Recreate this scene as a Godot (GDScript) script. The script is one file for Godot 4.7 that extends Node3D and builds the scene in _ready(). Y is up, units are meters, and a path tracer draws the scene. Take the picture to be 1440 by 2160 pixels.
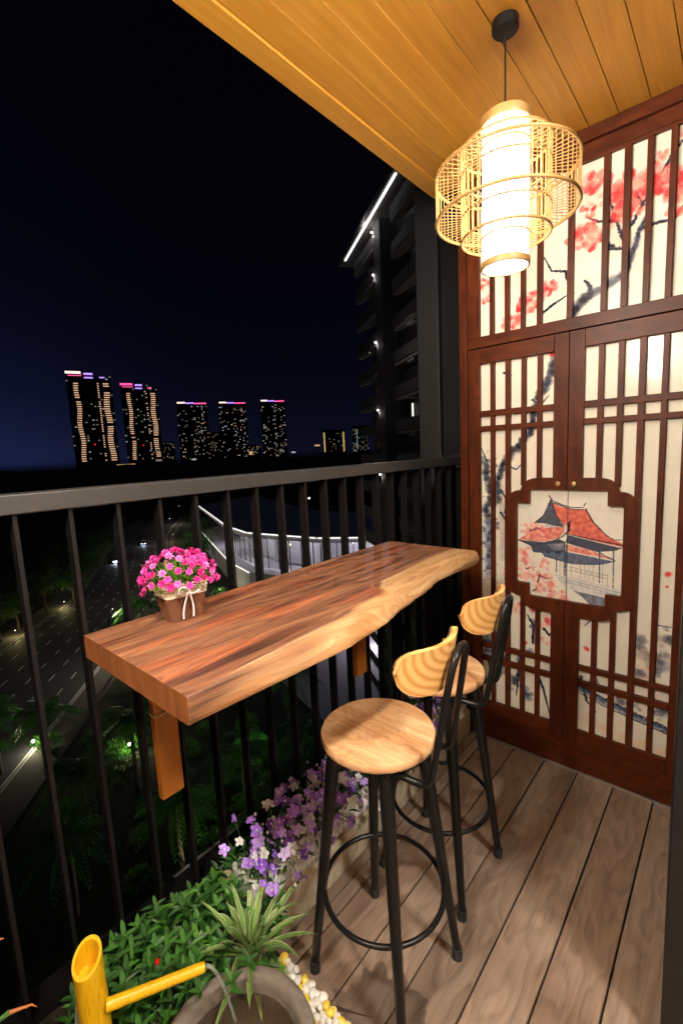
extends Node3D

# The eye stands 1.40 m above the deck: the deck lies at y = FLOOR, the street at y = GROUND.
const FLOOR := -1.40
const GROUND := -32.0
const CEIL := 1.097

var M := {}
var taken := {}
var rng := RandomNumberGenerator.new()


# ---------------------------------------------------------------- mesh builder
class MB:
	var v := PackedVector3Array()
	var n := PackedVector3Array()
	var uv := PackedVector2Array()
	var c := PackedColorArray()
	var col := Color.WHITE
	var org := Vector3.ZERO
	var uvo := Vector2.ZERO
	var grain := 2

	func _init(o := Vector3.ZERO) -> void:
		org = o

	func tri(a: Vector3, b: Vector3, d: Vector3, na: Vector3, nb: Vector3, nd: Vector3, ua := Vector2.ZERO, ub := Vector2.ZERO, ud := Vector2.ZERO) -> void:
		if (b - a).cross(d - a).dot(na + nb + nd) > 0.0:
			v.append_array(PackedVector3Array([a - org, d - org, b - org]))
			n.append_array(PackedVector3Array([na, nd, nb]))
			uv.append_array(PackedVector2Array([ua + uvo, ud + uvo, ub + uvo]))
		else:
			v.append_array(PackedVector3Array([a - org, b - org, d - org]))
			n.append_array(PackedVector3Array([na, nb, nd]))
			uv.append_array(PackedVector2Array([ua + uvo, ub + uvo, ud + uvo]))
		c.append_array(PackedColorArray([col, col, col]))

	func flat_uv(p: Vector3, nn: Vector3) -> Vector2:
		# metres; u runs along the grain axis
		var a := 0
		if absf(nn[1]) > absf(nn[a]): a = 1
		if absf(nn[2]) > absf(nn[a]): a = 2
		var o := []
		for k in 3:
			if k != a: o.append(k)
		if a == grain: return Vector2(p[o[0]], p[o[1]])
		var other: int = o[0] if o[1] == grain else o[1]
		return Vector2(p[grain], p[other])

	func face(a: Vector3, b: Vector3, d: Vector3, e: Vector3, nn: Vector3) -> void:
		tri(a, b, d, nn, nn, nn, flat_uv(a, nn), flat_uv(b, nn), flat_uv(d, nn))
		tri(a, d, e, nn, nn, nn, flat_uv(a, nn), flat_uv(d, nn), flat_uv(e, nn))

	func box(ct: Vector3, s: Vector3, bev := 0.0, ba := Basis()) -> void:
		var h := s * 0.5
		bev = minf(bev, minf(h.x, minf(h.y, h.z)) * 0.9)
		var P := func(q: Vector3) -> Vector3: return ct + ba * q
		var i := h - Vector3.ONE * bev
		for ax in 3:
			var u := (ax + 1) % 3
			var w := (ax + 2) % 3
			for sg in [-1.0, 1.0]:
				var nn := Vector3.ZERO
				nn[ax] = sg
				var q := []
				for k in [[-1, -1], [1, -1], [1, 1], [-1, 1]]:
					var p := Vector3.ZERO
					p[ax] = sg * h[ax]
					p[u] = k[0] * i[u]
					p[w] = k[1] * i[w]
					q.append(p)
				var wn: Vector3 = ba * nn
				var fu := []
				for p in q: fu.append(flat_uv(p, nn))
				tri(P.call(q[0]), P.call(q[1]), P.call(q[2]), wn, wn, wn, fu[0], fu[1], fu[2])
				tri(P.call(q[0]), P.call(q[2]), P.call(q[3]), wn, wn, wn, fu[0], fu[2], fu[3])
				if bev > 0.0 and ax < 3:
					for s2 in [-1.0, 1.0]:
						var n2 := Vector3.ZERO
						n2[u] = s2
						var e := []
						for k in [-1, 1]:
							var p1 := Vector3.ZERO
							p1[ax] = sg * h[ax]; p1[u] = s2 * i[u]; p1[w] = k * i[w]
							var p2 := Vector3.ZERO
							p2[ax] = sg * i[ax]; p2[u] = s2 * h[u]; p2[w] = k * i[w]
							e.append(p1); e.append(p2)
						var w2: Vector3 = ba * n2
						var ue := []
						for p in e: ue.append(flat_uv(p, nn))
						tri(P.call(e[0]), P.call(e[1]), P.call(e[3]), wn, w2, w2, ue[0], ue[1], ue[3])
						tri(P.call(e[0]), P.call(e[3]), P.call(e[2]), wn, w2, wn, ue[0], ue[3], ue[2])
		if bev > 0.0:
			for sx in [-1.0, 1.0]:
				for sy in [-1.0, 1.0]:
					for sz in [-1.0, 1.0]:
						tri(P.call(Vector3(sx * h.x, sy * i.y, sz * i.z)), P.call(Vector3(sx * i.x, sy * h.y, sz * i.z)), P.call(Vector3(sx * i.x, sy * i.y, sz * h.z)), ba * Vector3(sx, 0, 0), ba * Vector3(0, sy, 0), ba * Vector3(0, 0, sz))

	func span(x0: float, x1: float, y0: float, y1: float, z0: float, z1: float, bev := 0.0) -> void:
		box(Vector3(x0 + x1, y0 + y1, z0 + z1) * 0.5, Vector3(absf(x1 - x0), absf(y1 - y0), absf(z1 - z0)), bev)

	func tube(path: Array, rad: Array, sides := 10, cap := true, closed := false) -> void:
		var k := path.size()
		var rings := []
		var up := Vector3.UP
		var len := 0.0
		for i in k:
			var t: Vector3
			if closed: t = path[(i + 1) % k] - path[(i - 1 + k) % k]
			else: t = path[mini(i + 1, k - 1)] - path[maxi(i - 1, 0)]
			t = t.normalized()
			if i == 0:
				up = Vector3.UP if absf(t.y) < 0.9 else Vector3.RIGHT
			up = (up - t * up.dot(t)).normalized()
			var sd := t.cross(up).normalized()
			var r: float = rad[mini(i, rad.size() - 1)]
			if i > 0: len += (path[i] - path[i - 1]).length()
			var ring := []
			for j in sides + 1:
				var a := TAU * j / sides
				var d := up * cos(a) + sd * sin(a)
				ring.append([path[i] + d * r, d, Vector2(len, float(j) / sides * 0.2)])
			rings.append(ring)
		var last := k if closed else k - 1
		for i in last:
			var A: Array = rings[i]
			var B: Array = rings[(i + 1) % k]
			for j in sides:
				tri(A[j][0], B[j][0], B[j + 1][0], A[j][1], B[j][1], B[j + 1][1], A[j][2], B[j][2], B[j + 1][2])
				tri(A[j][0], B[j + 1][0], A[j + 1][0], A[j][1], B[j + 1][1], A[j + 1][1], A[j][2], B[j + 1][2], A[j + 1][2])
		if cap and not closed:
			for e in [0, k - 1]:
				var t: Vector3 = (path[0] - path[1]) if e == 0 else (path[k - 1] - path[k - 2])
				t = t.normalized()
				for j in sides:
					tri(path[e], rings[e][j][0], rings[e][j + 1][0], t, t, t)

	func lathe(prof: Array, seg := 32, ct := Vector3.ZERO, sharp := 40.0) -> void:
		# prof: Vector2(radius, height) from outside bottom upwards; outward normal lies to the right of travel
		var m := prof.size()
		var sn := []
		for i in m - 1:
			var d: Vector2 = prof[i + 1] - prof[i]
			sn.append(Vector2(d.y, -d.x).normalized())
		for i in m - 1:
			var n0: Vector2 = sn[i]
			var n1: Vector2 = sn[i]
			if i > 0 and rad_to_deg(absf(sn[i].angle_to(sn[i - 1]))) < sharp: n0 = (sn[i] + sn[i - 1]).normalized()
			if i < m - 2 and rad_to_deg(absf(sn[i].angle_to(sn[i + 1]))) < sharp: n1 = (sn[i] + sn[i + 1]).normalized()
			for j in seg:
				var a := TAU * j / seg
				var b := TAU * (j + 1) / seg
				var da := Vector3(cos(a), 0, sin(a))
				var db := Vector3(cos(b), 0, sin(b))
				var p: Vector2 = prof[i]
				var q: Vector2 = prof[i + 1]
				var U := Vector3.UP
				var A := ct + da * p.x + U * p.y
				var B := ct + db * p.x + U * p.y
				var C := ct + db * q.x + U * q.y
				var D := ct + da * q.x + U * q.y
				var NA := da * n0.x + U * n0.y
				var NB := db * n0.x + U * n0.y
				var NC := db * n1.x + U * n1.y
				var ND := da * n1.x + U * n1.y
				var fa := Vector2(A.x, A.z) if absf(n0.y) > 0.7 else Vector2(a * p.x, p.y)
				var fb := Vector2(B.x, B.z) if absf(n0.y) > 0.7 else Vector2(b * p.x, p.y)
				var fc := Vector2(C.x, C.z) if absf(n0.y) > 0.7 else Vector2(b * p.x, q.y)
				var fd := Vector2(D.x, D.z) if absf(n0.y) > 0.7 else Vector2(a * p.x, q.y)
				if p.x > 1e-6: tri(A, B, C, NA, NB, NC, fa, fb, fc)
				if q.x > 1e-6: tri(A, C, D, NA, NC, ND, fa, fc, fd)

	func prism(poly: PackedVector2Array, z0: float, z1: float) -> void:
		# a polygon in x, y given thickness from z0 to z1
		var t := Geometry2D.triangulate_polygon(poly)
		for i in range(0, t.size(), 3):
			for zz in [z0, z1]:
				var nn := Vector3(0, 0, 1.0 if zz == maxf(z0, z1) else -1.0)
				var p := []
				for k in 3: p.append(Vector3(poly[t[i + k]].x, poly[t[i + k]].y, zz))
				tri(p[0], p[1], p[2], nn, nn, nn, flat_uv(p[0], nn), flat_uv(p[1], nn), flat_uv(p[2], nn))
		var area := 0.0
		for i in poly.size():
			area += poly[i].cross(poly[(i + 1) % poly.size()])
		for i in poly.size():
			var a := poly[i]
			var b := poly[(i + 1) % poly.size()]
			var d := (b - a).normalized()
			var nn := Vector3(d.y, -d.x, 0) * signf(area)
			face(Vector3(a.x, a.y, z0), Vector3(b.x, b.y, z0), Vector3(b.x, b.y, z1), Vector3(a.x, a.y, z1), nn)

	func leaf(p: Vector3, dir: Vector3, up: Vector3, length: float, width: float, droop := 0.3, segs := 4, fold := 0.25, tip := 1.0) -> void:
		var side := dir.cross(up).normalized()
		up = side.cross(dir).normalized()
		var prev := []
		for i in segs + 1:
			var t := float(i) / segs
			var w := width * pow(sin(PI * clampf(0.06 + t * 0.94, 0.0, 1.0)), tip) * (1.0 - 0.25 * t)
			if i == segs: w = 0.0
			var bend := droop * t * t
			var ct := p + dir * length * (t - 0.25 * bend * t) - up * length * bend * 0.6
			var row := [ct - side * w * 0.5 + up * w * fold, ct, ct + side * w * 0.5 + up * w * fold]
			if i > 0:
				var nl := (up + side * fold * 1.6).normalized()
				var nr := (up - side * fold * 1.6).normalized()
				for k in 2:
					var nn := nl if k == 0 else nr
					tri(prev[k], row[k], row[k + 1], nn, nn, nn)
					tri(prev[k], row[k + 1], prev[k + 1], nn, nn, nn)
			prev = row

	func blob(ct: Vector3, r: Vector3, seg := 8, rings := 5) -> void:
		for i in rings:
			for j in seg:
				var q := []
				for k in [[i, j], [i, j + 1], [i + 1, j + 1], [i + 1, j]]:
					var th: float = PI * k[0] / rings
					var ph: float = TAU * k[1] / seg
					q.append(Vector3(sin(th) * cos(ph), cos(th), sin(th) * sin(ph)))
				if i > 0: tri(ct + q[0] * r, ct + q[1] * r, ct + q[2] * r, (q[0] / r).normalized(), (q[1] / r).normalized(), (q[2] / r).normalized())
				if i < rings - 1: tri(ct + q[0] * r, ct + q[2] * r, ct + q[3] * r, (q[0] / r).normalized(), (q[2] / r).normalized(), (q[3] / r).normalized())

	func mesh() -> ArrayMesh:
		var a := []
		a.resize(Mesh.ARRAY_MAX)
		a[Mesh.ARRAY_VERTEX] = v
		a[Mesh.ARRAY_NORMAL] = n
		a[Mesh.ARRAY_TEX_UV] = uv
		a[Mesh.ARRAY_COLOR] = c
		var m := ArrayMesh.new()
		m.add_surface_from_arrays(Mesh.PRIMITIVE_TRIANGLES, a)
		return m


# ---------------------------------------------------------------- scene helpers
func numbered(called: String) -> String:
	var k: int = taken.get(called, 0)
	taken[called] = k + 1
	return called if k == 0 else "%s_%03d" % [called, k]


func tag(o: Node3D, label := "", category := "", group := "", kind := "") -> Node3D:
	if label: o.set_meta("label", label)
	if category: o.set_meta("category", category)
	if group: o.set_meta("group", group)
	if kind: o.set_meta("kind", kind)
	return o


func thing(called: String, label: String, category: String, at := Vector3.ZERO, group := "") -> Node3D:
	var o := Node3D.new()
	o.name = numbered(called)
	add_child(o)
	o.position = at
	tag(o, label, category, group)
	return o


func piece(called: String, mesh, mat: Material, parent: Node3D = null, kind := "", at := Vector3.ZERO) -> MeshInstance3D:
	var o := MeshInstance3D.new()
	o.mesh = mesh.mesh() if mesh is MB else mesh
	o.material_override = mat
	if parent:
		o.name = called
		parent.add_child(o, true)
	else:
		o.name = numbered(called)
		add_child(o)
	o.position = at
	if kind: o.set_meta("kind", kind)
	return o


func dup(o: Node3D, at: Vector3, label: String, turn := 0.0, size := 1.0) -> Node3D:
	var r: Node3D = o.duplicate()
	var base: String = str(o.name)
	if base.right(4).left(1) == "_" and base.right(3).is_valid_int(): base = base.left(-4)
	r.name = numbered(base)
	add_child(r)
	r.position = at
	r.rotation.y = turn
	r.scale = Vector3.ONE * size
	r.set_meta("label", label)
	return r


func lin(r: float, g: float, b: float) -> Color:
	return Color(r, g, b).linear_to_srgb()


func mat(r: float, g: float, b: float, rough := 0.6, metal := 0.0, vc := false) -> StandardMaterial3D:
	var m := StandardMaterial3D.new()
	m.albedo_color = lin(r, g, b)
	m.roughness = rough
	m.metallic = metal
	m.vertex_color_use_as_albedo = vc
	return m


func glow(r: float, g: float, b: float, e: float) -> StandardMaterial3D:
	var m := mat(minf(r, 0.8), minf(g, 0.8), minf(b, 0.8), 0.7)
	m.emission_enabled = true
	m.emission = lin(r, g, b)
	m.emission_energy_multiplier = e
	return m


func omni(parent: Node3D, at: Vector3, color: Color, energy: float, size := 0.05, reach := 40.0) -> void:
	var l := OmniLight3D.new()
	l.name = "lamp_light"
	l.light_color = color
	l.light_energy = energy
	l.light_size = size
	l.omni_range = reach
	l.omni_attenuation = 2.0
	l.shadow_enabled = true
	parent.add_child(l, true)
	l.position = at


# ---------------------------------------------------------------- textures
func streak(sd: int, w: int, h: int, stretch: int, freq: float, oct := 3, warp := 0.0) -> PackedByteArray:
	var f := FastNoiseLite.new()
	f.seed = sd
	f.noise_type = FastNoiseLite.TYPE_SIMPLEX_SMOOTH
	f.frequency = freq
	f.fractal_octaves = oct
	if warp > 0.0:
		f.domain_warp_enabled = true
		f.domain_warp_amplitude = warp
		f.domain_warp_frequency = freq * 0.7
	var im := f.get_seamless_image(w / stretch, h)
	im.convert(Image.FORMAT_L8)
	im.resize(w, h, Image.INTERPOLATE_CUBIC)
	return im.get_data()


func lut(stops: Array) -> PackedByteArray:
	# stops: [position, r, g, b] in sRGB 0..255
	var out := PackedByteArray()
	out.resize(256 * 3)
	for i in 256:
		var t := i / 255.0
		var k := 0
		while k < stops.size() - 2 and t > stops[k + 1][0]: k += 1
		var a: Array = stops[k]
		var b: Array = stops[k + 1]
		var f := clampf((t - a[0]) / (b[0] - a[0]), 0.0, 1.0)
		for ch in 3: out[i * 3 + ch] = int(lerpf(a[ch + 1], b[ch + 1], f))
	return out


func wood(sd: int, w: int, h: int, stops: Array, rings: int, warp: float, wr := 0.5, wb := 0.3, wf := 0.2) -> ImageTexture:
	var A := streak(sd, w, h, 4, 0.012, 3)
	var B := streak(sd + 1, w, h, 16, 0.05, 2)
	var C := streak(sd + 2, w, h, 32, 0.25, 1)
	var L := lut(stops)
	var d := PackedByteArray()
	d.resize(w * h * 3)
	var i := 0
	for y in h:
		var base := float(y) / h * rings
		for x in w:
			var q := fposmod(base + A[i] * warp / 255.0, 1.0)
			q = q / 0.75 if q < 0.75 else (1.0 - q) * 4.0
			var t := wr * q + (wb * B[i] + wf * C[i]) / 255.0
			var k := clampi(int(t * 255.0), 0, 255) * 3
			d[i * 3] = L[k]
			d[i * 3 + 1] = L[k + 1]
			d[i * 3 + 2] = L[k + 2]
			i += 1
	var im := Image.create_from_data(w, h, false, Image.FORMAT_RGB8, d)
	im.generate_mipmaps()
	return ImageTexture.create_from_image(im)


func wood_mat(tex: Texture2D, scale: Vector2, rough: float, tint := Color.WHITE, coat := 0.0) -> StandardMaterial3D:
	var m := StandardMaterial3D.new()
	m.albedo_color = tint
	m.albedo_texture = tex
	m.uv1_scale = Vector3(scale.x, scale.y, 1)
	m.roughness = rough
	if coat > 0.0:
		m.clearcoat_enabled = true
		m.clearcoat = coat
		m.clearcoat_roughness = 0.25
	return m


func noise_mat(sd: int, freq: float, stops: Array, scale: float, rough: float, bump := 0.0) -> StandardMaterial3D:
	var f := FastNoiseLite.new()
	f.seed = sd
	f.frequency = freq
	f.fractal_octaves = 5
	var g := Gradient.new()
	var offs := PackedFloat32Array()
	var cols := PackedColorArray()
	for s in stops:
		offs.append(s[0])
		cols.append(Color8(s[1], s[2], s[3]))
	g.offsets = offs
	g.colors = cols
	var t := NoiseTexture2D.new()
	t.width = 512
	t.height = 512
	t.seamless = true
	t.noise = f
	t.color_ramp = g
	var m := StandardMaterial3D.new()
	m.albedo_texture = t
	m.uv1_triplanar = true
	m.uv1_world_triplanar = true
	m.uv1_scale = Vector3.ONE * scale
	m.roughness = rough
	if bump > 0.0:
		var t2 := NoiseTexture2D.new()
		t2.width = 512
		t2.height = 512
		t2.seamless = true
		t2.noise = f
		m.heightmap_enabled = true
		m.heightmap_texture = t2
		m.heightmap_scale = bump
	return m


func ramp(pts: Array, x: float) -> float:
	# pts: [x, y] in rising x
	for i in pts.size() - 1:
		if x <= pts[i + 1][0]:
			return lerpf(pts[i][1], pts[i + 1][1], clampf((x - pts[i][0]) / (pts[i + 1][0] - pts[i][0]), 0.0, 1.0))
	return pts[-1][1]


const SLAB_TOP := [[0.36, -0.685], [0.49, -0.699], [0.625, -0.706], [0.795, -0.718], [0.98, -0.742], [1.18, -0.769], [1.3, -0.776], [1.39, -0.773], [1.5, -0.757], [1.61, -0.733]]
const SLAB_LOW := [[0.36, -0.688], [0.59, -0.673], [0.76, -0.663], [0.92, -0.677], [1.03, -0.703], [1.165, -0.722], [1.33, -0.753], [1.45, -0.75], [1.54, -0.743], [1.61, -0.74]]
const SLAB_BACK := -1.143


func slab_texture() -> ImageTexture:
	var w := 1024
	var h := 448
	var A := streak(71, w, h, 7, 0.0085, 2)
	var B := streak(72, w, h, 20, 0.03, 3)
	var C := streak(73, w, h, 28, 0.22, 1)
	var D := streak(74, w, h, 4, 0.012, 2)
	var dd0 := streak(75, w, h, 10, 0.02, 2)
	var H := lut([[0.0, 58, 38, 30], [0.2, 88, 56, 41], [0.4, 124, 81, 56], [0.6, 150, 101, 68], [0.8, 172, 122, 84], [1.0, 190, 144, 102]])
	var S := lut([[0.0, 140, 92, 52], [0.3, 178, 128, 78], [0.6, 202, 156, 102], [1.0, 220, 184, 132]])
	var d := PackedByteArray()
	d.resize(w * h * 3)
	var edge := PackedFloat32Array()
	var sapw := PackedFloat32Array()
	for x in w:
		var u := float(x) / w
		edge.append((ramp(SLAB_TOP, 0.36 + u * 1.25) - SLAB_BACK) / 0.58)
		sapw.append(ramp([[0.0, -0.02], [0.12, 0.01], [0.3, 0.03], [0.5, 0.055], [0.68, 0.075], [0.82, 0.11], [0.92, 0.16], [1.0, 0.19]], u))
	var i := 0
	for y in h:
		var v := float(y) / h
		for x in w:
			var a := A[i] / 255.0
			var b := B[i] / 255.0
			var q := fposmod(v * 3.4 + a * 3.6 + D[i] / 255.0 * 1.3, 1.0)
			q = q / 0.8 if q < 0.8 else (1.0 - q) * 5.0
			var t := 0.26 * q + 0.46 * b + 0.28 * C[i] / 255.0
			var q3 := fposmod(v * 11.0 + a * 8.0 + D[i] / 255.0 * 2.2, 1.0)
			t -= 0.26 * clampf(1.0 - absf(q3 - 0.5) * 7.0, 0.0, 1.0) * clampf((b - 0.25) * 2.0, 0.0, 1.0)
			t -= 0.16 * clampf((0.45 - dd0[i] / 255.0) * 4.0, 0.0, 1.0)
			var dd := D[i] / 255.0
			var kh := clampi(int((t * 1.05 - 0.02) * 255.0), 0, 255) * 3
			var r := float(H[kh])
			var g := float(H[kh + 1])
			var bl := float(H[kh + 2])
			var red := clampf((dd - 0.5) * 3.0, 0.0, 1.0) * 0.42
			r = lerpf(r, r * 1.16 + 8.0, red)
			g = lerpf(g, g * 0.86, red)
			bl = lerpf(bl, bl * 0.72, red)
			var past := (v - edge[x] + sapw[x] + (a - 0.5) * 0.10 + (b - 0.5) * 0.04) / 0.025
			var f := clampf(past, 0.0, 1.0)
			if v > edge[x]:
				f *= clampf(float(x) / w * 3.0 + 0.12 + (dd - 0.5) * 0.8, 0.0, 1.0)
			if f > 0.0:
				var q2 := fposmod(v * 9.0 + a * 9.0, 1.0)
				var st := clampf(0.30 * q2 + 0.5 * b + 0.25 * dd + (0.08 if v < edge[x] else -0.02), 0.0, 1.0)
				var ks := int(st * 255.0) * 3
				r = lerpf(r, S[ks], f)
				g = lerpf(g, S[ks + 1], f)
				bl = lerpf(bl, S[ks + 2], f)
				if v > edge[x] - 0.06 and dd > 0.6:
					var kn := clampf((dd - 0.6) * 2.2, 0.0, 0.4)
					r = lerpf(r, 150.0, kn)
					g = lerpf(g, 92.0, kn)
					bl = lerpf(bl, 44.0, kn)
			d[i * 3] = clampi(int(r), 0, 255)
			d[i * 3 + 1] = clampi(int(g), 0, 255)
			d[i * 3 + 2] = clampi(int(bl), 0, 255)
			i += 1
	return ImageTexture.create_from_image(Image.create_from_data(w, h, false, Image.FORMAT_RGB8, d))


func plate_texture() -> ImageTexture:
	var w := 384
	var h := 192
	var A := streak(81, w, h, 1, 0.006, 1)
	var C := streak(82, w, h, 8, 0.2, 1)
	var L := lut([[0.0, 196, 134, 68], [0.35, 212, 154, 84], [0.6, 226, 172, 102], [1.0, 234, 186, 118]])
	var d := PackedByteArray()
	d.resize(w * h * 3)
	var i := 0
	for y in h:
		for x in w:
			var u := float(x) / w - 0.66
			var v := float(y) / h + 0.02
			var r := sqrt(u * u * 2.6 + v * v * 0.95) * 7.0 + 0.28 * sin(u * 7.0 + v * 4.0) + A[i] / 255.0 * 0.12
			var q := 0.5 + 0.5 * sin(r * TAU)
			var k := clampi(int((pow(q, 0.7) * 0.84 + 0.16 * C[i] / 255.0) * 255.0), 0, 255) * 3
			for ch in 3: d[i * 3 + ch] = L[k + ch]
			i += 1
	return ImageTexture.create_from_image(Image.create_from_data(w, h, false, Image.FORMAT_RGB8, d))


func seat_texture() -> ImageTexture:
	var w := 320
	var A := streak(91, w, w, 2, 0.008, 2)
	var B := streak(92, w, w, 12, 0.05, 2)
	var C := streak(93, w, w, 20, 0.3, 1)
	var L := lut([[0.0, 170, 112, 66], [0.35, 198, 144, 94], [0.65, 214, 166, 116], [1.0, 228, 190, 142]])
	var tone := [0.02, 0.16, -0.06, 0.12, 0.05]
	var d := PackedByteArray()
	d.resize(w * w * 3)
	var i := 0
	for y in w:
		var strip := int(y / 66.0)
		var seam := 0.16 if (y % 66) == 0 else 0.0
		for x in w:
			var q := absf(fposmod(A[i] / 255.0 * 5.0 + strip * 0.37, 1.0) - 0.5) * 2.0
			var t: float = 0.26 * q + 0.45 * B[i] / 255.0 + 0.16 * C[i] / 255.0 + tone[strip % 5] + 0.06 - seam
			var k := clampi(int(t * 255.0), 0, 255) * 3
			for ch in 3: d[i * 3 + ch] = L[k + ch]
			i += 1
	return ImageTexture.create_from_image(Image.create_from_data(w, w, false, Image.FORMAT_RGB8, d))


# ---------------------------------------------------------------- the watercolour print on the cabinet
var stamps := {}


func stamp(r: int, c: Color, alpha: float, rough: float, kind: int) -> Image:
	var key := [r, c, alpha, rough, kind]
	if stamps.has(key): return stamps[key]
	var n := FastNoiseLite.new()
	n.seed = 40 + kind
	n.frequency = 0.9 / maxf(r, 3.0)
	var s := r * 2 + 3
	var im := Image.create(s, s, false, Image.FORMAT_RGBA8)
	for y in s:
		for x in s:
			var p := Vector2(x - r - 1, y - r - 1)
			var q := n.get_noise_2d(x + kind * 31, y)
			var e := p.length() / r + q * rough
			var a := clampf((1.0 - e) * (2.2 if rough > 0.3 else 5.0), 0.0, 1.0)
			a *= alpha * (0.72 + 0.5 * q + 0.25 * clampf(e, 0.0, 1.0))
			im.set_pixel(x, y, Color(c.r + q * 0.08, c.g + q * 0.06, c.b + q * 0.06, clampf(a, 0.0, 1.0)))
	stamps[key] = im
	return im


func dab(im: Image, st: Image, x: float, y: float) -> void:
	im.blend_rect(st, Rect2i(Vector2i.ZERO, st.get_size()), Vector2i(int(x) - st.get_width() / 2, int(y) - st.get_height() / 2))


func brush(im: Image, pts: Array, r0: float, r1: float, c: Color, alpha := 0.75, jit := 0.25) -> void:
	var total := 0.0
	for i in pts.size() - 1: total += Vector2(pts[i][0], pts[i][1]).distance_to(Vector2(pts[i + 1][0], pts[i + 1][1]))
	var run := 0.0
	for i in pts.size() - 1:
		var a := Vector2(pts[i][0], pts[i][1])
		var b := Vector2(pts[i + 1][0], pts[i + 1][1])
		var l := a.distance_to(b)
		var k := 0.0
		while k < l:
			var t := (run + k) / total
			var r := maxf(1.0, lerpf(r0, r1, t) * rng.randf_range(0.7, 1.15))
			var p := a.lerp(b, k / l) + Vector2(rng.randf_range(-1, 1), rng.randf_range(-1, 1)) * r * jit
			var cc := c if rng.randf() < 0.75 else c.lightened(0.22)
			dab(im, stamp(int(round(r)), cc, alpha, 0.35, rng.randi() % 3), p.x, p.y)
			k += maxf(0.8, r * 0.3)
		run += l


func blossom(im: Image, x: float, y: float, r: float, n: int) -> void:
	for i in n:
		var a := rng.randf() * TAU
		var d := sqrt(rng.randf()) * r
		var px := x + cos(a) * d
		var py := y + sin(a) * d * 0.8
		var pale := rng.randf()
		var c := Color8(238, 150, 132) if pale < 0.4 else (Color8(226, 84, 80) if pale < 0.8 else Color8(205, 42, 50))
		for k in 4:
			var pr := int(r * rng.randf_range(0.11, 0.22)) + 2
			dab(im, stamp(pr, c, 0.3 if pale < 0.8 else 0.5, 0.3, k % 3), px + rng.randf_range(-1, 1) * pr, py + rng.randf_range(-1, 1) * pr)
	for i in int(n * 0.5):
		dab(im, stamp(1, Color8(60, 30, 45), 0.8, 0.1, 0), x + rng.randf_range(-1, 1) * r, y + rng.randf_range(-0.8, 0.8) * r)


func fill(im: Image, pts: Array, c: Color) -> void:
	var lo := 1e9
	var hi := -1e9
	for p in pts:
		lo = minf(lo, p[1])
		hi = maxf(hi, p[1])
	for y in range(int(lo), int(hi) + 1):
		var xs := []
		for i in pts.size():
			var a: Array = pts[i]
			var b: Array = pts[(i + 1) % pts.size()]
			if (a[1] <= y) != (b[1] <= y):
				xs.append(a[0] + (b[0] - a[0]) * (y - a[1]) / float(b[1] - a[1]))
		xs.sort()
		for i in range(0, xs.size() - 1, 2):
			var x0 := int(round(xs[i]))
			im.fill_rect(Rect2i(x0, y, maxi(1, int(round(xs[i + 1])) - x0), 1), c)


func wash(im: Image, pts: Array, dark: Color, pale: Color, alpha: float) -> void:
	# a watercolour fill: pigment pools unevenly and gathers at the edge
	var lo := 1e9
	var hi := -1e9
	for p in pts:
		lo = minf(lo, p[1])
		hi = maxf(hi, p[1])
	var n := FastNoiseLite.new()
	n.seed = pts.size() * 7 + int(lo)
	n.frequency = 0.045
	n.fractal_octaves = 4
	for y in range(int(lo), int(hi) + 1):
		var xs := []
		for i in pts.size():
			var a: Array = pts[i]
			var b: Array = pts[(i + 1) % pts.size()]
			if (a[1] <= y) != (b[1] <= y):
				xs.append(a[0] + (b[0] - a[0]) * (y - a[1]) / float(b[1] - a[1]))
		xs.sort()
		for i in range(0, xs.size() - 1, 2):
			for x in range(int(xs[i] + n.get_noise_2d(y * 4, 0) * 1.5), int(xs[i + 1] + n.get_noise_2d(y * 4, 99) * 1.5) + 1):
				var t := clampf(0.5 + 0.9 * n.get_noise_2d(x, y) + 0.25 * n.get_noise_2d(x * 4, y * 4), 0.0, 1.0)
				if minf(x - xs[i], xs[i + 1] - x) < 1.6: t *= 0.45
				im.set_pixel(x, y, im.get_pixel(x, y).lerp(dark.lerp(pale, t), alpha * (0.8 + 0.2 * t)))


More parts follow.
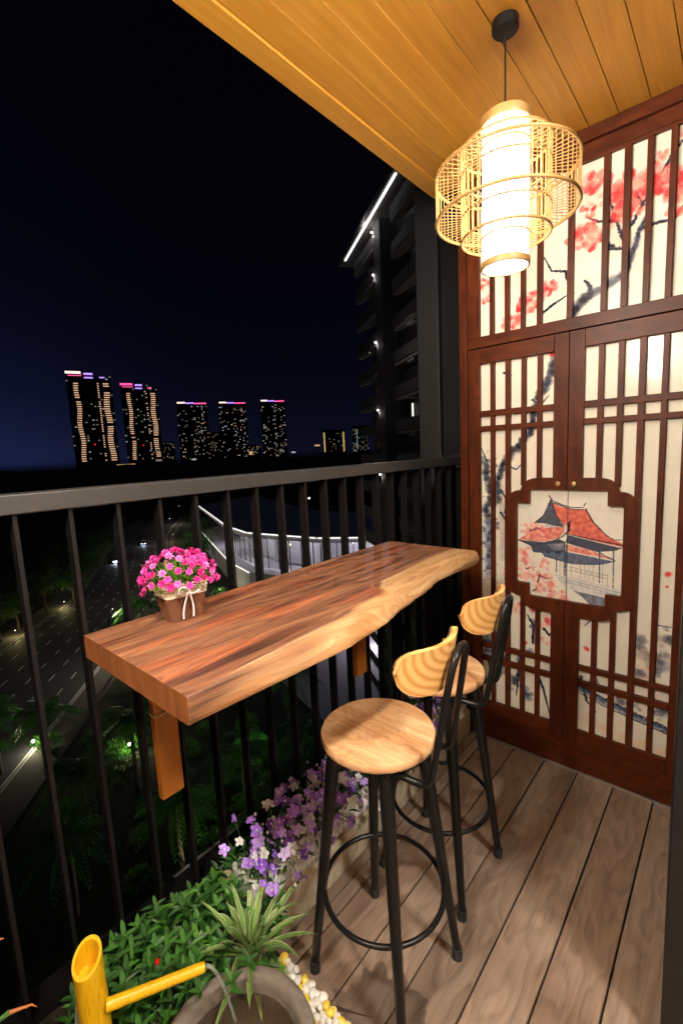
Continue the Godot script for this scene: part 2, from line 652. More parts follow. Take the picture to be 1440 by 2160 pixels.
func print_texture() -> ImageTexture:
	rng.seed = 5
	var W := 664
	var H := 1856
	var im := Image.create(W, H, false, Image.FORMAT_RGBA8)
	im.fill(Color8(224, 214, 196))
	for i in 60:   # faint washes of the paper
		dab(im, stamp(60, Color8(212, 198, 174) if i % 2 else Color8(232, 224, 208), 0.16, 0.5, i % 3), rng.randf() * W, rng.randf() * H)
	var ink := Color8(22, 27, 42)
	var ink2 := Color8(54, 60, 82)
	# plum tree of the upper panel
	brush(im, [[335, 470], [345, 440], [361, 421], [392, 408], [441, 391], [473, 372], [490, 315], [503, 270], [526, 230]], 18, 7, ink2, 0.3, 0.5)
	brush(im, [[335, 462], [361, 424], [392, 410], [441, 393], [473, 372], [490, 315], [503, 270], [526, 230]], 13, 4, ink, 0.55, 0.5)
	brush(im, [[380, 412], [382, 388], [366, 368]], 9, 4, ink, 0.7)
	for b in [[[476, 330], [471, 309], [448, 239], [435, 197], [422, 143], [430, 119]], [[483, 251], [506, 210], [529, 172], [556, 130]], [[500, 269], [548, 267], [579, 270], [598, 244], [640, 200]], [[332, 400], [313, 327], [272, 315], [250, 268]], [[245, 435], [280, 415], [321, 397]], [[448, 229], [400, 216], [369, 193]], [[438, 298], [401, 261], [377, 292]], [[471, 309], [430, 300], [412, 290]], [[556, 130], [585, 90], [610, 70]], [[506, 210], [490, 170]]]:
		brush(im, b, 5.5, 1.6, ink, 0.85, 0.5)
	for cl in [[385, 110, 34], [434, 150, 30], [490, 150, 42], [534, 160, 34], [576, 179, 40], [363, 240, 36], [389, 264, 30], [447, 214, 30], [201, 396, 32], [155, 445, 30], [260, 364, 24], [50, 299, 22], [375, 175, 22], [600, 229, 38], [481, 199, 34], [542, 108, 20], [640, 150, 40], [60, 350, 16], [230, 380, 24], [610, 60, 24]]:
		blossom(im, cl[0], cl[1], cl[2] * 1.1, int(cl[2] * 0.75))
	# old trunk down the left door
	brush(im, [[284, 560], [282, 600], [273, 643], [248, 684], [226, 727], [215, 765], [206, 811], [180, 841], [156, 872], [123, 911], [106, 961], [110, 1045], [123, 1163], [120, 1250]], 15, 20, Color8(140, 122, 122), 0.12)
	brush(im, [[286, 570], [280, 620], [262, 655], [238, 690], [226, 727], [222, 765], [206, 811], [172, 848], [140, 880], [112, 925], [98, 975], [104, 1045]], 13, 11, ink, 0.45, 0.8)
	brush(im, [[54, 900], [60, 940], [74, 978], [60, 1081], [74, 1150], [67, 1292]], 15, 11, ink, 0.4, 0.8)
	brush(im, [[66, 1120], [70, 1180], [66, 1330]], 18, 14, Color8(120, 130, 165), 0.25, 0.6)
	for b in [[[123, 911], [165, 930], [190, 905]], [[110, 1000], [135, 1040], [120, 1090]], [[215, 700], [245, 720], [270, 690]], [[110, 1080], [140, 1130], [150, 1220]], [[120, 600], [150, 612]], [[60, 900], [40, 850]]]:
		brush(im, b, 3.5, 1.4, ink, 0.75, 0.6)
	for i in 70:
		dab(im, stamp(rng.randi_range(2, 9), ink if i % 3 else ink2, 0.6, 0.45, i % 3), rng.randfn(74, 22), rng.randf_range(860, 1330))
	for i in 34:
		dab(im, stamp(rng.randi_range(2, 5), Color8(226, 84, 80), 0.6, 0.3, i % 3), rng.randf_range(48, 150), rng.randf_range(1270, 1420))
	# rocks, water and young trees along the bottom
	for q in [[69, 1612, 26], [167, 1723, 24], [213, 1744, 26], [87, 1673, 28], [224, 1470, 14], [212, 1584, 18], [132, 1641, 22], [49, 1742, 24], [60, 1580, 30], [100, 1590, 20], [180, 1600, 18], [160, 1690, 18]]:
		for i in 7:
			dab(im, stamp(int(q[2] * rng.randf_range(0.3, 0.8)), ink if i % 2 else Color8(38, 62, 110), 0.5, 0.5, i % 3), q[0] + rng.randfn(0, q[2] * 0.4), q[1] + rng.randfn(0, q[2] * 0.6))
	for b in [[[224, 1540], [228, 1490], [236, 1450], [250, 1420]], [[228, 1480], [205, 1440]], [[262, 1480], [280, 1500], [285, 1490]], [[240, 1650], [262, 1700], [285, 1790]], [[180, 1620], [168, 1760]], [[60, 1640], [90, 1760]], [[380, 1620], [400, 1700], [430, 1730]]]:
		brush(im, b, 6, 2, ink, 0.75, 0.5)
	for cl in [[224, 1410, 24], [262, 1450, 30], [180, 1420, 26], [200, 1540, 12], [140, 1560, 12], [270, 1520, 16]]:
		blossom(im, cl[0], cl[1], cl[2], int(cl[2] * 0.35))
	for q in [[546, 1477, 24], [605, 1491, 34], [609, 1430, 20], [548, 1553, 16], [420, 1630, 18], [489, 1666, 20], [540, 1660, 24], [601, 1660, 24], [585, 1540, 20]]:
		for i in 9:
			dab(im, stamp(int(q[2] * rng.randf_range(0.3, 0.9)), [ink, Color8(120, 92, 84), Color8(62, 70, 110)][i % 3], 0.42, 0.5, i % 3), q[0] + rng.randfn(0, q[2] * 0.35), q[1] + rng.randfn(0, q[2] * 0.55))
	for k in 4:
		brush(im, [[376, 1650 + k * 9], [449, 1676 + k * 8], [528, 1694 + k * 7], [640, 1716 + k * 6]], 5 - k, 4 - k * 0.5, [ink, Color8(40, 66, 104), Color8(90, 100, 120), ink][k], 0.6, 0.9)
	brush(im, [[400, 1760], [520, 1790], [640, 1800]], 16, 20, Color8(226, 186, 150), 0.25, 1.0)
	brush(im, [[390, 1440], [420, 1400], [430, 1370]], 2, 1, ink, 0.8)
	brush(im, [[575, 1395], [610, 1396], [640, 1388]], 2, 1, ink, 0.8)
	for q in [[605, 1239, 8], [394, 1517, 8], [278, 568, 9], [603, 1275, 4], [462, 600, 3], [350, 760, 4]]:
		for i in 4: dab(im, stamp(int(q[2]), Color8(214, 50, 48), 0.6, 0.35, i % 3), q[0] + rng.randf_range(-1, 1) * q[2] * 0.6, q[1] + rng.randf_range(-1, 1) * q[2] * 0.6)
	for i in 40:
		dab(im, stamp(16, Color8(230, 150, 130), 0.10, 0.5, i % 3), rng.randf_range(380, 640), rng.randf_range(1330, 1800))
	# pavilion in the medallion: ink and red washes with brush line work
	im.fill_rect(Rect2i(170, 990, 330, 390), Color8(226, 217, 200))
	for i in 50: dab(im, stamp(34, Color8(196, 194, 194), 0.12, 0.5, i % 3), rng.randf_range(180, 490), rng.randf_range(1020, 1360))
	var deep := Color8(24, 28, 44)
	wash(im, [[305, 1291], [340, 1282], [491, 1305], [486, 1332], [330, 1325]], Color8(176, 174, 184), Color8(220, 214, 204), 0.75)
	wash(im, [[277, 1029], [269, 1061], [254, 1085], [226, 1112], [263, 1110], [288, 1116], [321, 1119], [300, 1089]], deep, Color8(78, 86, 108), 0.95)
	wash(im, [[262, 1112], [290, 1117], [321, 1120], [316, 1124], [262, 1121]], Color8(150, 150, 158), Color8(190, 188, 188), 0.9)
	wash(im, [[174, 1175], [216, 1192], [225, 1214], [323, 1208], [326, 1169], [334, 1144], [406, 1158], [479, 1171], [498, 1166], [467, 1182], [418, 1191], [338, 1173], [307, 1160], [258, 1175]], deep, Color8(66, 74, 98), 0.95)
	wash(im, [[268, 1180], [322, 1172], [322, 1196], [290, 1200]], Color8(120, 118, 126), Color8(180, 176, 176), 0.75)
	wash(im, [[248, 1207], [326, 1200], [407, 1209], [467, 1216], [440, 1228], [408, 1235], [351, 1240], [308, 1233], [262, 1225]], Color8(28, 38, 66), Color8(96, 108, 136), 0.92)
	wash(im, [[281, 1037], [306, 1051], [344, 1058], [386, 1058], [405, 1098], [444, 1139], [500, 1164], [482, 1168], [406, 1156], [334, 1141], [331, 1116], [319, 1111], [297, 1083]], Color8(176, 48, 42), Color8(232, 126, 98), 0.93)
	wash(im, [[322, 1118], [279, 1123], [225, 1134], [174, 1174], [225, 1174], [264, 1171], [307, 1155], [322, 1133]], Color8(184, 58, 52), Color8(240, 158, 134), 0.9)
	wash(im, [[326, 1176], [355, 1179], [407, 1190], [467, 1212], [407, 1205], [332, 1197]], Color8(190, 70, 60), Color8(240, 170, 146), 0.9)
	for k in 9:   # tile lines that run down the slopes
		var f := k / 8.0
		brush(im, [[288 + f * 92, 1048 + f * 9], [304 + f * 96, 1088 + f * 8], [340 + f * 138, 1141 + f * 25]], 1, 1, Color8(130, 30, 34), 0.4, 0.5)
	for k in 6:
		var f := k / 5.0
		brush(im, [[318 - f * 86, 1122 + f * 12], [306 - f * 100, 1150 + f * 20]], 1, 1, Color8(140, 36, 38), 0.35, 0.5)
		brush(im, [[334 + f * 90, 1179 + f * 14], [338 + f * 118, 1196 + f * 14]], 1, 1, Color8(140, 36, 38), 0.35, 0.5)
	for b in [[[273, 1016], [285, 1034], [318, 1047], [344, 1054], [376, 1052], [385, 1036]], [[286, 1040], [344, 1060], [384, 1058]], [[384, 1056], [405, 1095], [444, 1137], [466, 1149], [488, 1146]], [[340, 1096], [335, 1129], [318, 1150], [290, 1167], [262, 1175]], [[172, 1175], [216, 1190], [262, 1178]], [[279, 1030], [297, 1083], [321, 1114]], [[500, 1165], [440, 1157], [334, 1142]], [[468, 1213], [440, 1201], [416, 1186]], [[228, 1111], [258, 1084], [274, 1040]]]:
		brush(im, b, 2.2, 1.4, deep, 0.9, 0.3)
	brush(im, [[336, 1104], [336, 1128], [328, 1140]], 4, 3, deep, 0.85, 0.3)
	for b in [[[299, 1208], [300, 1277]], [[323, 1174], [324, 1281]], [[328, 1180], [328, 1283]], [[426, 1190], [428, 1293]], [[464, 1183], [466, 1304]]]:
		brush(im, b, 2.0, 1.5, Color8(46, 48, 64), 0.85, 0.2)
	for b in [[[385, 1237], [386, 1284]], [[409, 1234], [411, 1289]], [[372, 1240], [373, 1285]], [[397, 1238], [398, 1288]], [[345, 1238], [346, 1285]], [[311, 1232], [311, 1280]], [[436, 1230], [437, 1292]]]:
		brush(im, b, 1.4, 1.0, Color8(84, 86, 102), 0.8, 0.3)
	for b in [[[340, 1250], [450, 1264]], [[340, 1262], [450, 1275]], [[450, 1257], [451, 1296]], [[445, 1296], [458, 1297]], [[296, 1283], [332, 1288]], [[300, 1291], [490, 1314]], [[306, 1300], [480, 1322]], [[252, 1203], [326, 1198]]]:
		brush(im, b, 1.2, 1.2, Color8(48, 50, 66), 0.8, 0.2)
	for k in 7: brush(im, [[345 + k * 15, 1251 + k * 2], [345 + k * 15, 1263 + k * 2]], 1, 1, Color8(48, 50, 66), 0.7, 0.2)
	wash(im, [[352, 1328], [449, 1336], [447, 1364], [405, 1368], [380, 1345]], Color8(40, 46, 68), Color8(120, 126, 146), 0.85)
	for cl in [[205, 1132, 26], [240, 1130, 26], [262, 1140, 16], [195, 1250, 34], [226, 1290, 34], [258, 1252, 24], [268, 1300, 28], [243, 1332, 28], [286, 1344, 28], [325, 1358, 24], [190, 1300, 24], [285, 1318, 18], [196, 1215, 18]]:
		for i in int(cl[2] * 1.3):
			var c: Color = [Color8(240, 172, 152), Color8(230, 108, 98), Color8(246, 214, 194), Color8(206, 56, 58)][i % 4]
			dab(im, stamp(rng.randi_range(3, 10), c, 0.36, 0.45, i % 3), cl[0] + rng.randfn(0, cl[2] * 0.42), cl[1] + rng.randfn(0, cl[2] * 0.42))
	for b in [[[240, 1318], [246, 1292], [268, 1302], [276, 1296]], [[224, 1352], [238, 1340]], [[200, 1276], [214, 1270]], [[212, 1140], [238, 1128], [252, 1136]]]:
		brush(im, b, 2.4, 1.4, Color8(30, 24, 36), 0.9, 0.3)
	return ImageTexture.create_from_image(im)


# ---------------------------------------------------------------- the scene
func _ready() -> void:
	rng.seed = 11
	var cam := Camera3D.new()
	cam.name = "camera"
	add_child(cam)
	cam.transform = Transform3D(Basis(Vector3(0.753619, -0.047185, -0.655615), Vector3(-0.051347, 0.990146, -0.130283), Vector3(0.655302, 0.131847, 0.743771)), Vector3.ZERO)
	cam.fov = 96.8846
	cam.near = 0.03
	cam.far = 6000.0
	cam.current = true

	var we := WorldEnvironment.new()
	we.name = "world"
	var env := Environment.new()
	env.background_mode = Environment.BG_SKY
	var sky := Sky.new()
	var sm := ProceduralSkyMaterial.new()
	sm.sky_top_color = lin(0.0008, 0.0008, 0.0022)
	sm.sky_horizon_color = lin(0.0040, 0.0042, 0.014)
	sm.sky_curve = 0.09
	sm.ground_bottom_color = lin(0.001, 0.001, 0.002)
	sm.ground_horizon_color = lin(0.002, 0.002, 0.005)
	# the glow of city lights in the haze low at the left
	var gi := Image.create(512, 256, false, Image.FORMAT_RGBAF)
	for y in 256:
		for x in 512:
			var az := wrapf((x + 0.5) / 512.0 * 360.0, -180.0, 180.0)
			var el := 90.0 - (y + 0.5) / 256.0 * 180.0
			var g := 0.0
			if el > -4.0: g = exp(-pow((az + 80.0) / 13.0, 2.0)) * exp(-maxf(el, 0.0) / 7.0)
			gi.set_pixel(x, y, Color(0.007 * g, 0.012 * g, 0.048 * g, 1.0))
	sm.sky_cover = ImageTexture.create_from_image(gi)
	sky.sky_material = sm
	env.sky = sky
	env.tonemap_mode = Environment.TONE_MAPPER_LINEAR
	env.tonemap_exposure = 1.0
	env.sdfgi_enabled = true
	env.ssao_enabled = true
	env.ssil_enabled = true
	we.environment = env
	add_child(we)

	var moon := DirectionalLight3D.new()
	moon.name = "moon"
	moon.light_color = Color(0.7, 0.8, 1.0)
	moon.light_energy = 0.006
	moon.light_angular_distance = 0.5
	moon.shadow_enabled = true
	moon.sky_mode = DirectionalLight3D.SKY_MODE_LIGHT_ONLY
	moon.rotation_degrees = Vector3(-48, -150, 0)
	add_child(moon)

	materials()
	outside()
	balcony()
	cabinet()
	railing()
	bar_table()
	stools()
	lanterns()
	flower_pot()
	planters()
	water_corner()


func materials() -> void:
	var deck := wood(11, 1024, 256, [[0.0, 92, 75, 61], [0.3, 124, 104, 87], [0.6, 139, 118, 100], [1.0, 158, 137, 118]], 5, 3.0, 0.38, 0.32, 0.30)
	M.deck = []
	for t in [[1.0, 1.0, 1.0], [0.95, 0.93, 0.92], [1.04, 1.02, 1.0], [0.9, 0.9, 0.9]]:
		var m := wood_mat(deck, Vector2(0.7, 2.2), 0.62, Color(minf(t[0], 1.0), minf(t[1], 1.0), minf(t[2], 1.0)))
		m.heightmap_enabled = true
		m.heightmap_texture = deck
		m.heightmap_scale = 0.09
		M.deck.append(m)
	var ceil := wood(21, 1024, 256, [[0.0, 156, 102, 30], [0.4, 172, 117, 37], [0.7, 180, 126, 43], [1.0, 190, 138, 54]], 2, 2.0, 0.2, 0.5, 0.3)
	M.ceil = []
	for t in [[1.0, 1.0, 1.0], [0.985, 0.975, 0.95], [1.0, 0.99, 0.97]]:
		M.ceil.append(wood_mat(ceil, Vector2(0.45, 2.4), 0.42, Color(t[0], t[1], t[2])))
	var maho := wood(31, 1024, 256, [[0.0, 50, 19, 6], [0.4, 70, 29, 10], [0.7, 84, 37, 14], [1.0, 100, 48, 20]], 4, 2.2, 0.3, 0.5, 0.2)
	M.maho = wood_mat(maho, Vector2(0.8, 1.6), 0.42, Color(1, 1, 1))
	M.maho.metallic_specular = 0.3
	M.maho2 = wood_mat(maho, Vector2(0.8, 1.6), 0.42, Color(0.86, 0.84, 0.82))
	M.maho2.uv1_offset = Vector3(0.37, 0.21, 0)
	M.bracket = wood_mat(ceil, Vector2(0.8, 2.0), 0.5, Color(0.85, 0.72, 0.62))
	M.slab = wood_mat(slab_texture(), Vector2.ONE, 0.42, Color(0.91, 0.92, 0.95), 0.08)
	M.endgrain = wood_mat(deck, Vector2(0.6, 1.4), 0.5, Color(1.0, 0.72, 0.48))
	M.plate = wood_mat(plate_texture(), Vector2.ONE, 0.4, Color(1, 1, 1), 0.15)
	M.seat = wood_mat(seat_texture(), Vector2(3.2, 3.2), 0.42, Color(0.92, 0.92, 0.93), 0.1)
	M.seat.uv1_offset = Vector3(0.5, 0.5, 0)
	M.print = StandardMaterial3D.new()
	M.print.albedo_texture = print_texture()
	M.print.roughness = 0.12
	M.print.metallic_specular = 0.4
	M.print.texture_repeat = false
	M.steel = mat(0.006, 0.0056, 0.0056, 0.3, 0.0)
	M.steel.metallic_specular = 0.38
	M.iron = mat(0.0065, 0.0055, 0.0053, 0.42, 0.0)
	M.iron.metallic_specular = 0.35
	M.rail = mat(0.045, 0.041, 0.039, 0.34, 0.3)
	M.black = noise_mat(3, 0.03, [[0.0, 16, 16, 17], [0.6, 22, 22, 23], [1.0, 31, 31, 31]], 1.2, 0.42)
	M.matt = mat(0.005, 0.0048, 0.0048, 1.0)
	M.matt.metallic_specular = 0.05
	M.rubber = mat(0.02, 0.02, 0.02, 0.8)
	M.brass = mat(0.72, 0.52, 0.24, 0.28, 0.9)
	M.alu = mat(0.55, 0.53, 0.5, 0.35, 0.8)
	M.concrete = noise_mat(7, 0.02, [[0.0, 158, 144, 120], [0.5, 182, 168, 142], [1.0, 204, 190, 164]], 1.6, 0.85, 0.05)
	M.stone = noise_mat(8, 0.05, [[0.0, 96, 88, 78], [0.5, 110, 101, 90], [1.0, 124, 115, 103]], 1.5, 0.75, 0.03)
	M.soil = noise_mat(9, 0.08, [[0.0, 14, 11, 8], [0.6, 28, 22, 16], [1.0, 46, 37, 27]], 5.0, 0.95, 0.4)
	M.white = mat(0.84, 0.81, 0.77, 0.5)
	M.cane = mat(0.42, 0.235, 0.075, 0.45)
	M.cane2 = mat(0.46, 0.29, 0.10, 0.5)
	M.shade = glow(1.0, 0.90, 0.74, 13.0)
	M.disc = glow(1.0, 0.92, 0.76, 3.0)
	M.leafd = leaf_mat(0.022, 0.075, 0.012)
	M.leafm = leaf_mat(0.045, 0.15, 0.02)
	M.leafl = leaf_mat(0.10, 0.24, 0.03)
	M.lime = leaf_mat(0.22, 0.42, 0.04)
	M.vc = mat(1, 1, 1, 0.5, 0.0, true)
	M.vc.backlight_enabled = true
	M.vc.backlight = Color(0.25, 0.3, 0.12)


func leaf_mat(r: float, g: float, b: float) -> StandardMaterial3D:
	var m := mat(r, g, b, 0.42)
	m.backlight_enabled = true
	m.backlight = lin(r * 1.5, g * 1.6, b * 1.2)
	return m


# ---------------------------------------------------------------- balcony shell
func balcony() -> void:
	var fl := Node3D.new()
	fl.name = "floor"
	add_child(fl)
	tag(fl, "brown composite deck boards running toward the painted cabinet", "", "", "structure")
	var sub := MB.new()
	sub.span(-0.935, 2.4, FLOOR - 0.12, FLOOR - 0.028, -2.2, 1.2)
	piece("deck_base", sub, mat(0.012, 0.01, 0.009, 0.9), fl)
	var xs := [[-0.933, -0.898], [-0.894, -0.857]]
	var x := -0.853
	while x < 0.6:
		xs.append([x + 0.0015, x + 0.1335 - 0.0028])
		x += 0.1335
	var k := 0
	for q in xs:
		var b := MB.new()
		b.uvo = Vector2(k * 0.731, k * 0.173)
		var z1 := -0.678 if q[1] < -0.58 else 1.1
		b.span(q[0], q[1], FLOOR - 0.025, FLOOR + (0.0006 if k % 2 else 0.0), -1.962, z1, 0.0022)
		piece("deck_board", b, M.deck[(k * 7 + 3) % 4], fl)
		k += 1
	# a wet patch where water splashed out of the basin
	var wp := MB.new()
	var wn := FastNoiseLite.new()
	wn.seed = 4
	wn.frequency = 0.9
	var wpts := []
	for i in 96:
		var a := TAU * i / 96
		var r := 0.10 + 0.055 * wn.get_noise_2d(cos(a) * 1.1, sin(a) * 1.1) + 0.03 * wn.get_noise_2d(cos(a) * 4.0 + 9.0, sin(a) * 4.0)
		var px := -0.60 + cos(a) * r * 1.25
		wpts.append(Vector3(px, FLOOR + 0.0025, minf(-0.72 + sin(a) * r * 1.2, -0.682 if px < -0.585 else 1.0)))
	for i in 96: wp.tri(Vector3(-0.61, FLOOR + 0.0025, -0.73), wpts[i], wpts[(i + 1) % 96], Vector3.UP, Vector3.UP, Vector3.UP)
	var wm := mat(0.03, 0.016, 0.012, 0.3)
	wm.transparency = BaseMaterial3D.TRANSPARENCY_ALPHA
	wm.albedo_color.a = 0.3
	var wo := piece("wet_patch", wp, wm, fl)
	tag(wo, "dark wet patch on the boards beside the pebbles", "", "", "stuff")

	var ke := MB.new()
	ke.span(-1.245, -0.936, FLOOR - 0.3, -1.28, -2.32, 1.1, 0.012)
	tag(piece("kerb", ke, M.concrete), "pale concrete kerb below the railing", "", "", "structure")
	var ss := MB.new()
	ss.span(-1.262, -1.247, -1.40, -1.283, -2.32, -0.56)
	tag(piece("slab_edge", ss, mat(0.07, 0.062, 0.056, 0.8)), "thin bright metal strip along the outer slab edge", "", "", "structure")
	var bb := MB.new()
	bb.span(-0.934, -0.586, FLOOR - 0.11, FLOOR - 0.03, -0.674, 1.1)
	tag(piece("soil_bed", bb, M.soil), "dark planting soil at the near corner of the balcony", "", "", "structure")

	var kt := MB.new()
	kt.span(-1.144, -0.937, -1.2805, -1.262, -0.60, 1.1, 0.004)
	tag(piece("planting_soil", kt, M.soil), "dark soil laid over the kerb under the leafy plant", "", "", "structure")

	var ce := Node3D.new()
	ce.name = "ceiling"
	add_child(ce)
	tag(ce, "warm honey coloured tongue and groove board ceiling", "", "", "structure")
	var cb := MB.new()
	cb.span(-1.06, 2.4, CEIL + 0.016, CEIL + 0.12, -1.95, 1.2)
	piece("ceiling_base", cb, mat(0.05, 0.025, 0.008, 0.9), ce)
	var cx := -1.012
	k = 0
	while cx < 2.3:
		var b := MB.new()
		b.uvo = Vector2(k * 0.613, k * 0.29)
		b.span(cx + 0.0006, cx + 0.0909, CEIL, CEIL + 0.014, -1.95, 1.2, 0.0022)
		piece("ceiling_board", b, M.ceil[(k * 5 + 1) % 3], ce)
		cx += 0.0915
		k += 1
	var et := MB.new()
	et.span(-1.086, -1.014, CEIL - 0.006, CEIL + 0.13, -1.95, 1.2, 0.003)
	piece("edge_trim", et, M.ceil[0], ce)

	# black columns that close the far end beside the cabinet
	var p1 := MB.new()
	p1.span(-1.268, -1.09, -1.5, 1.75, -2.52, -2.335, 0.003)
	tag(piece("black_column", p1, M.black), "black wall column directly left of the cabinet behind the rail end", "column")
	var p2 := MB.new()
	p2.span(-1.44, -1.302, -1.5, 1.75, -2.62, -2.365, 0.004)
	tag(piece("black_column", p2, mat(0.018, 0.017, 0.017, 0.5)), "outer black column left of the groove beside the cabinet", "column")
	# the dark sliding door frame at the right
	var d := thing("door_frame", "black aluminium door frame at the right edge of the deck", "door frame", Vector3(-0.11, FLOOR, -1.0))
	var dj := MB.new(d.position)
	dj.box(Vector3(-0.0765, -0.15, -1.525), Vector3(0.05, 2.49, 0.85), 0.003, Basis(Vector3.UP, 0.07))
	piece("jamb", dj, M.black, d)
	var dl := MB.new(d.position)
	dl.box(Vector3(-0.018, -0.15, -0.93), Vector3(0.018, 2.49, 0.03), 0.003)
	piece("track_lip", dl, M.iron, d)
	# room side and the near end of the balcony, behind the eye
	var wl := MB.new()
	wl.span(-1.05, 2.4, FLOOR, CEIL, 1.2, 1.35)
	tag(piece("wall", wl, mat(0.55, 0.46, 0.36, 0.8)), "plain plastered wall closing the near end of the balcony", "wall")
	var wr := MB.new()
	wr.span(2.4, 2.52, FLOOR, CEIL, -1.95, 1.35)
	tag(piece("wall", wr, mat(0.55, 0.5, 0.42, 0.8)), "plain room wall behind the open door", "wall")
	var wb := MB.new()
	wb.span(0.0, 2.4, FLOOR, CEIL, -2.1, -1.96)
	tag(piece("wall", wb, mat(0.4, 0.36, 0.3, 0.8)), "plain room wall right of the cabinet", "wall")


# ---------------------------------------------------------------- cabinet with painted panels
func cabinet() -> void:
	var o := thing("cabinet", "tall dark wood lattice cabinet with blossom and pavilion paintings", "cabinet", Vector3(-0.53, FLOOR, -2.15))
	var pos := o.position
	var P := func(called: String, par: Node3D, x0: float, x1: float, y0: float, y1: float, z1: float, m: Material, g := 1, bev := 0.0016) -> MeshInstance3D:
		var b := MB.new(pos)
		b.grain = g
		b.uvo = Vector2(rng.randf() * 3.0, rng.randf() * 3.0)
		b.span(x0, x1, y0, y1, z1 - 0.017, z1, bev)
		return piece(called, b, m, par)
	var body := MB.new(pos)
	body.grain = 1
	body.span(-0.965, -0.09, FLOOR, CEIL - 0.002, -2.33, -1.985)
	piece("carcass", body, M.maho2, o)
	var st := MB.new(pos)
	st.grain = 1
	st.span(-0.97, -0.9335, FLOOR + 0.001, CEIL - 0.001, -2.0, -1.944, 0.003)
	piece("side_post", st, M.maho, o)
	P.call("plinth", o, -0.933, -0.09, FLOOR + 0.006, -1.2715, -1.9525, M.maho, 0)
	P.call("cornice", o, -0.933, -0.09, 1.051, CEIL - 0.002, -1.940, M.maho, 0)
	var al := MB.new(pos)
	al.span(-0.935, -0.09, FLOOR + 0.0005, FLOOR + 0.005, -1.956, -1.944)
	piece("floor_strip", al, M.alu, o)
	# upper fixed panel
	var up := P.call("upper_panel", o, -0.9325, -0.09, 1.0, 1.048, -1.9495, M.maho, 0)
	P.call("rail", up, -0.9325, -0.09, 0.4175, 0.463, -1.9495, M.maho, 0)
	for q in [[-0.9325, -0.8765], [-0.158, -0.09]]:
		P.call("stile", up, q[0], q[1], 0.4632, 0.9998, -1.9500, M.maho, 1)
	P.call("rail", up, -0.8763, -0.1582, 0.9885, 0.9998, -1.9507, M.maho, 0)
	for q in [[-0.832, -0.813], [-0.768, -0.748], [-0.703, -0.684], [-0.639, -0.618], [-0.529, -0.507], [-0.415, -0.395], [-0.352, -0.331], [-0.286, -0.267], [-0.222, -0.203]]:
		P.call("slat", up, q[0], q[1], 0.4632, 0.9883, -1.9500, M.maho, 1)
	picture(up, pos, -0.9, -0.12, 0.44, 1.02, -1.9685)
	# the two doors
	for s in [-1.0, 1.0]:
		var cx := -0.5155
		var X := func(off: float) -> float: return cx + s * off
		var door := MB.new(pos)
		door.grain = 1
		door.span(X.call(0.001), X.call(0.0545), -0.194, 0.4130, -1.967, -1.9488, 0.0016)
		var dn := piece("door", door, M.maho, o)
		P.call("stile", dn, minf(X.call(0.001), X.call(0.0545)), maxf(X.call(0.001), X.call(0.0545)), -1.2685, -0.655, -1.9488, M.maho, 1)
		dn.set_meta("label", "left cabinet door" if s < 0 else "right cabinet door")
		var lo := minf(X.call(0.0547), X.call(0.3613))
		var hi := maxf(X.call(0.0547), X.call(0.3613))
		P.call("stile", dn, minf(X.call(0.3615), X.call(0.4150)), maxf(X.call(0.3615), X.call(0.4150)), -1.2685, 0.4130, -1.9488, M.maho, 1)
		P.call("rail", dn, lo, hi, 0.3485, 0.4130, -1.9484, M.maho, 0)
		P.call("rail", dn, lo, hi, -1.2685, -1.2070, -1.9484, M.maho, 0)
		for y in [[0.124, 0.148], [0.060, 0.082], [-0.942, -0.9195], [-1.010, -0.9855]]:
			P.call("rail", dn, lo, hi, y[0], y[1], -1.9506, M.maho, 0)
		for a in [[0.0998, 0.1193, 1], [0.1638, 0.1833, 1], [0.2285, 0.25, 0], [0.297, 0.3155, 0]]:
			var x0 := minf(X.call(a[0]), X.call(a[1]))
			var x1 := maxf(X.call(a[0]), X.call(a[1]))
			if a[2] == 0:
				P.call("slat", dn, x0, x1, -1.2068, 0.3483, -1.9514, M.maho, 1)
			else:
				P.call("slat", dn, x0, x1, -0.18, 0.3483, -1.9514, M.maho, 1)
				P.call("slat", dn, x0, x1, -1.2068, -0.67, -1.9514, M.maho, 1)
		var pts := PackedVector2Array()
		for q in [[0.001, -0.146], [0.12, -0.146], [0.136, -0.149], [0.152, -0.155], [0.165, -0.164], [0.1745, -0.178], [0.1838, -0.1985], [0.20, -0.2], [0.215, -0.206], [0.2285, -0.2165], [0.2499, -0.232], [0.2499, -0.63], [0.2285, -0.647], [0.2, -0.659], [0.1838, -0.661], [0.1745, -0.684], [0.165, -0.697], [0.152, -0.706], [0.136, -0.712], [0.12, -0.714], [0.001, -0.714], [0.001, -0.6555], [0.137, -0.6555], [0.1425, -0.653], [0.1445, -0.648], [0.1445, -0.602], [0.1895, -0.602], [0.196, -0.599], [0.1985, -0.593], [0.1985, -0.260], [0.196, -0.2545], [0.190, -0.252], [0.1445, -0.252], [0.1445, -0.200], [0.142, -0.196], [0.136, -0.194], [0.001, -0.194]]:
			pts.append(Vector2(X.call(q[0]), q[1]))
		var fr := MB.new(pos)
		fr.grain = 1
		fr.prism(pts, -1.9662, -1.9473)
		piece("medallion_frame", fr, M.maho, dn)
		picture(dn, pos, minf(X.call(0.0015), X.call(0.39)), maxf(X.call(0.0015), X.call(0.39)), -1.24, 0.38, -1.9690)
		var kn := MB.new()
		kn.lathe([Vector2(0.0, -0.001), Vector2(0.0045, 0.0), Vector2(0.0045, 0.008), Vector2(0.0095, 0.011), Vector2(0.0102, 0.015), Vector2(0.008, 0.0185), Vector2(0.0, 0.0195)], 20)
		var km := piece("knob", kn, M.brass, dn, "", Vector3(X.call(0.029), -0.168, -1.9475) - pos)
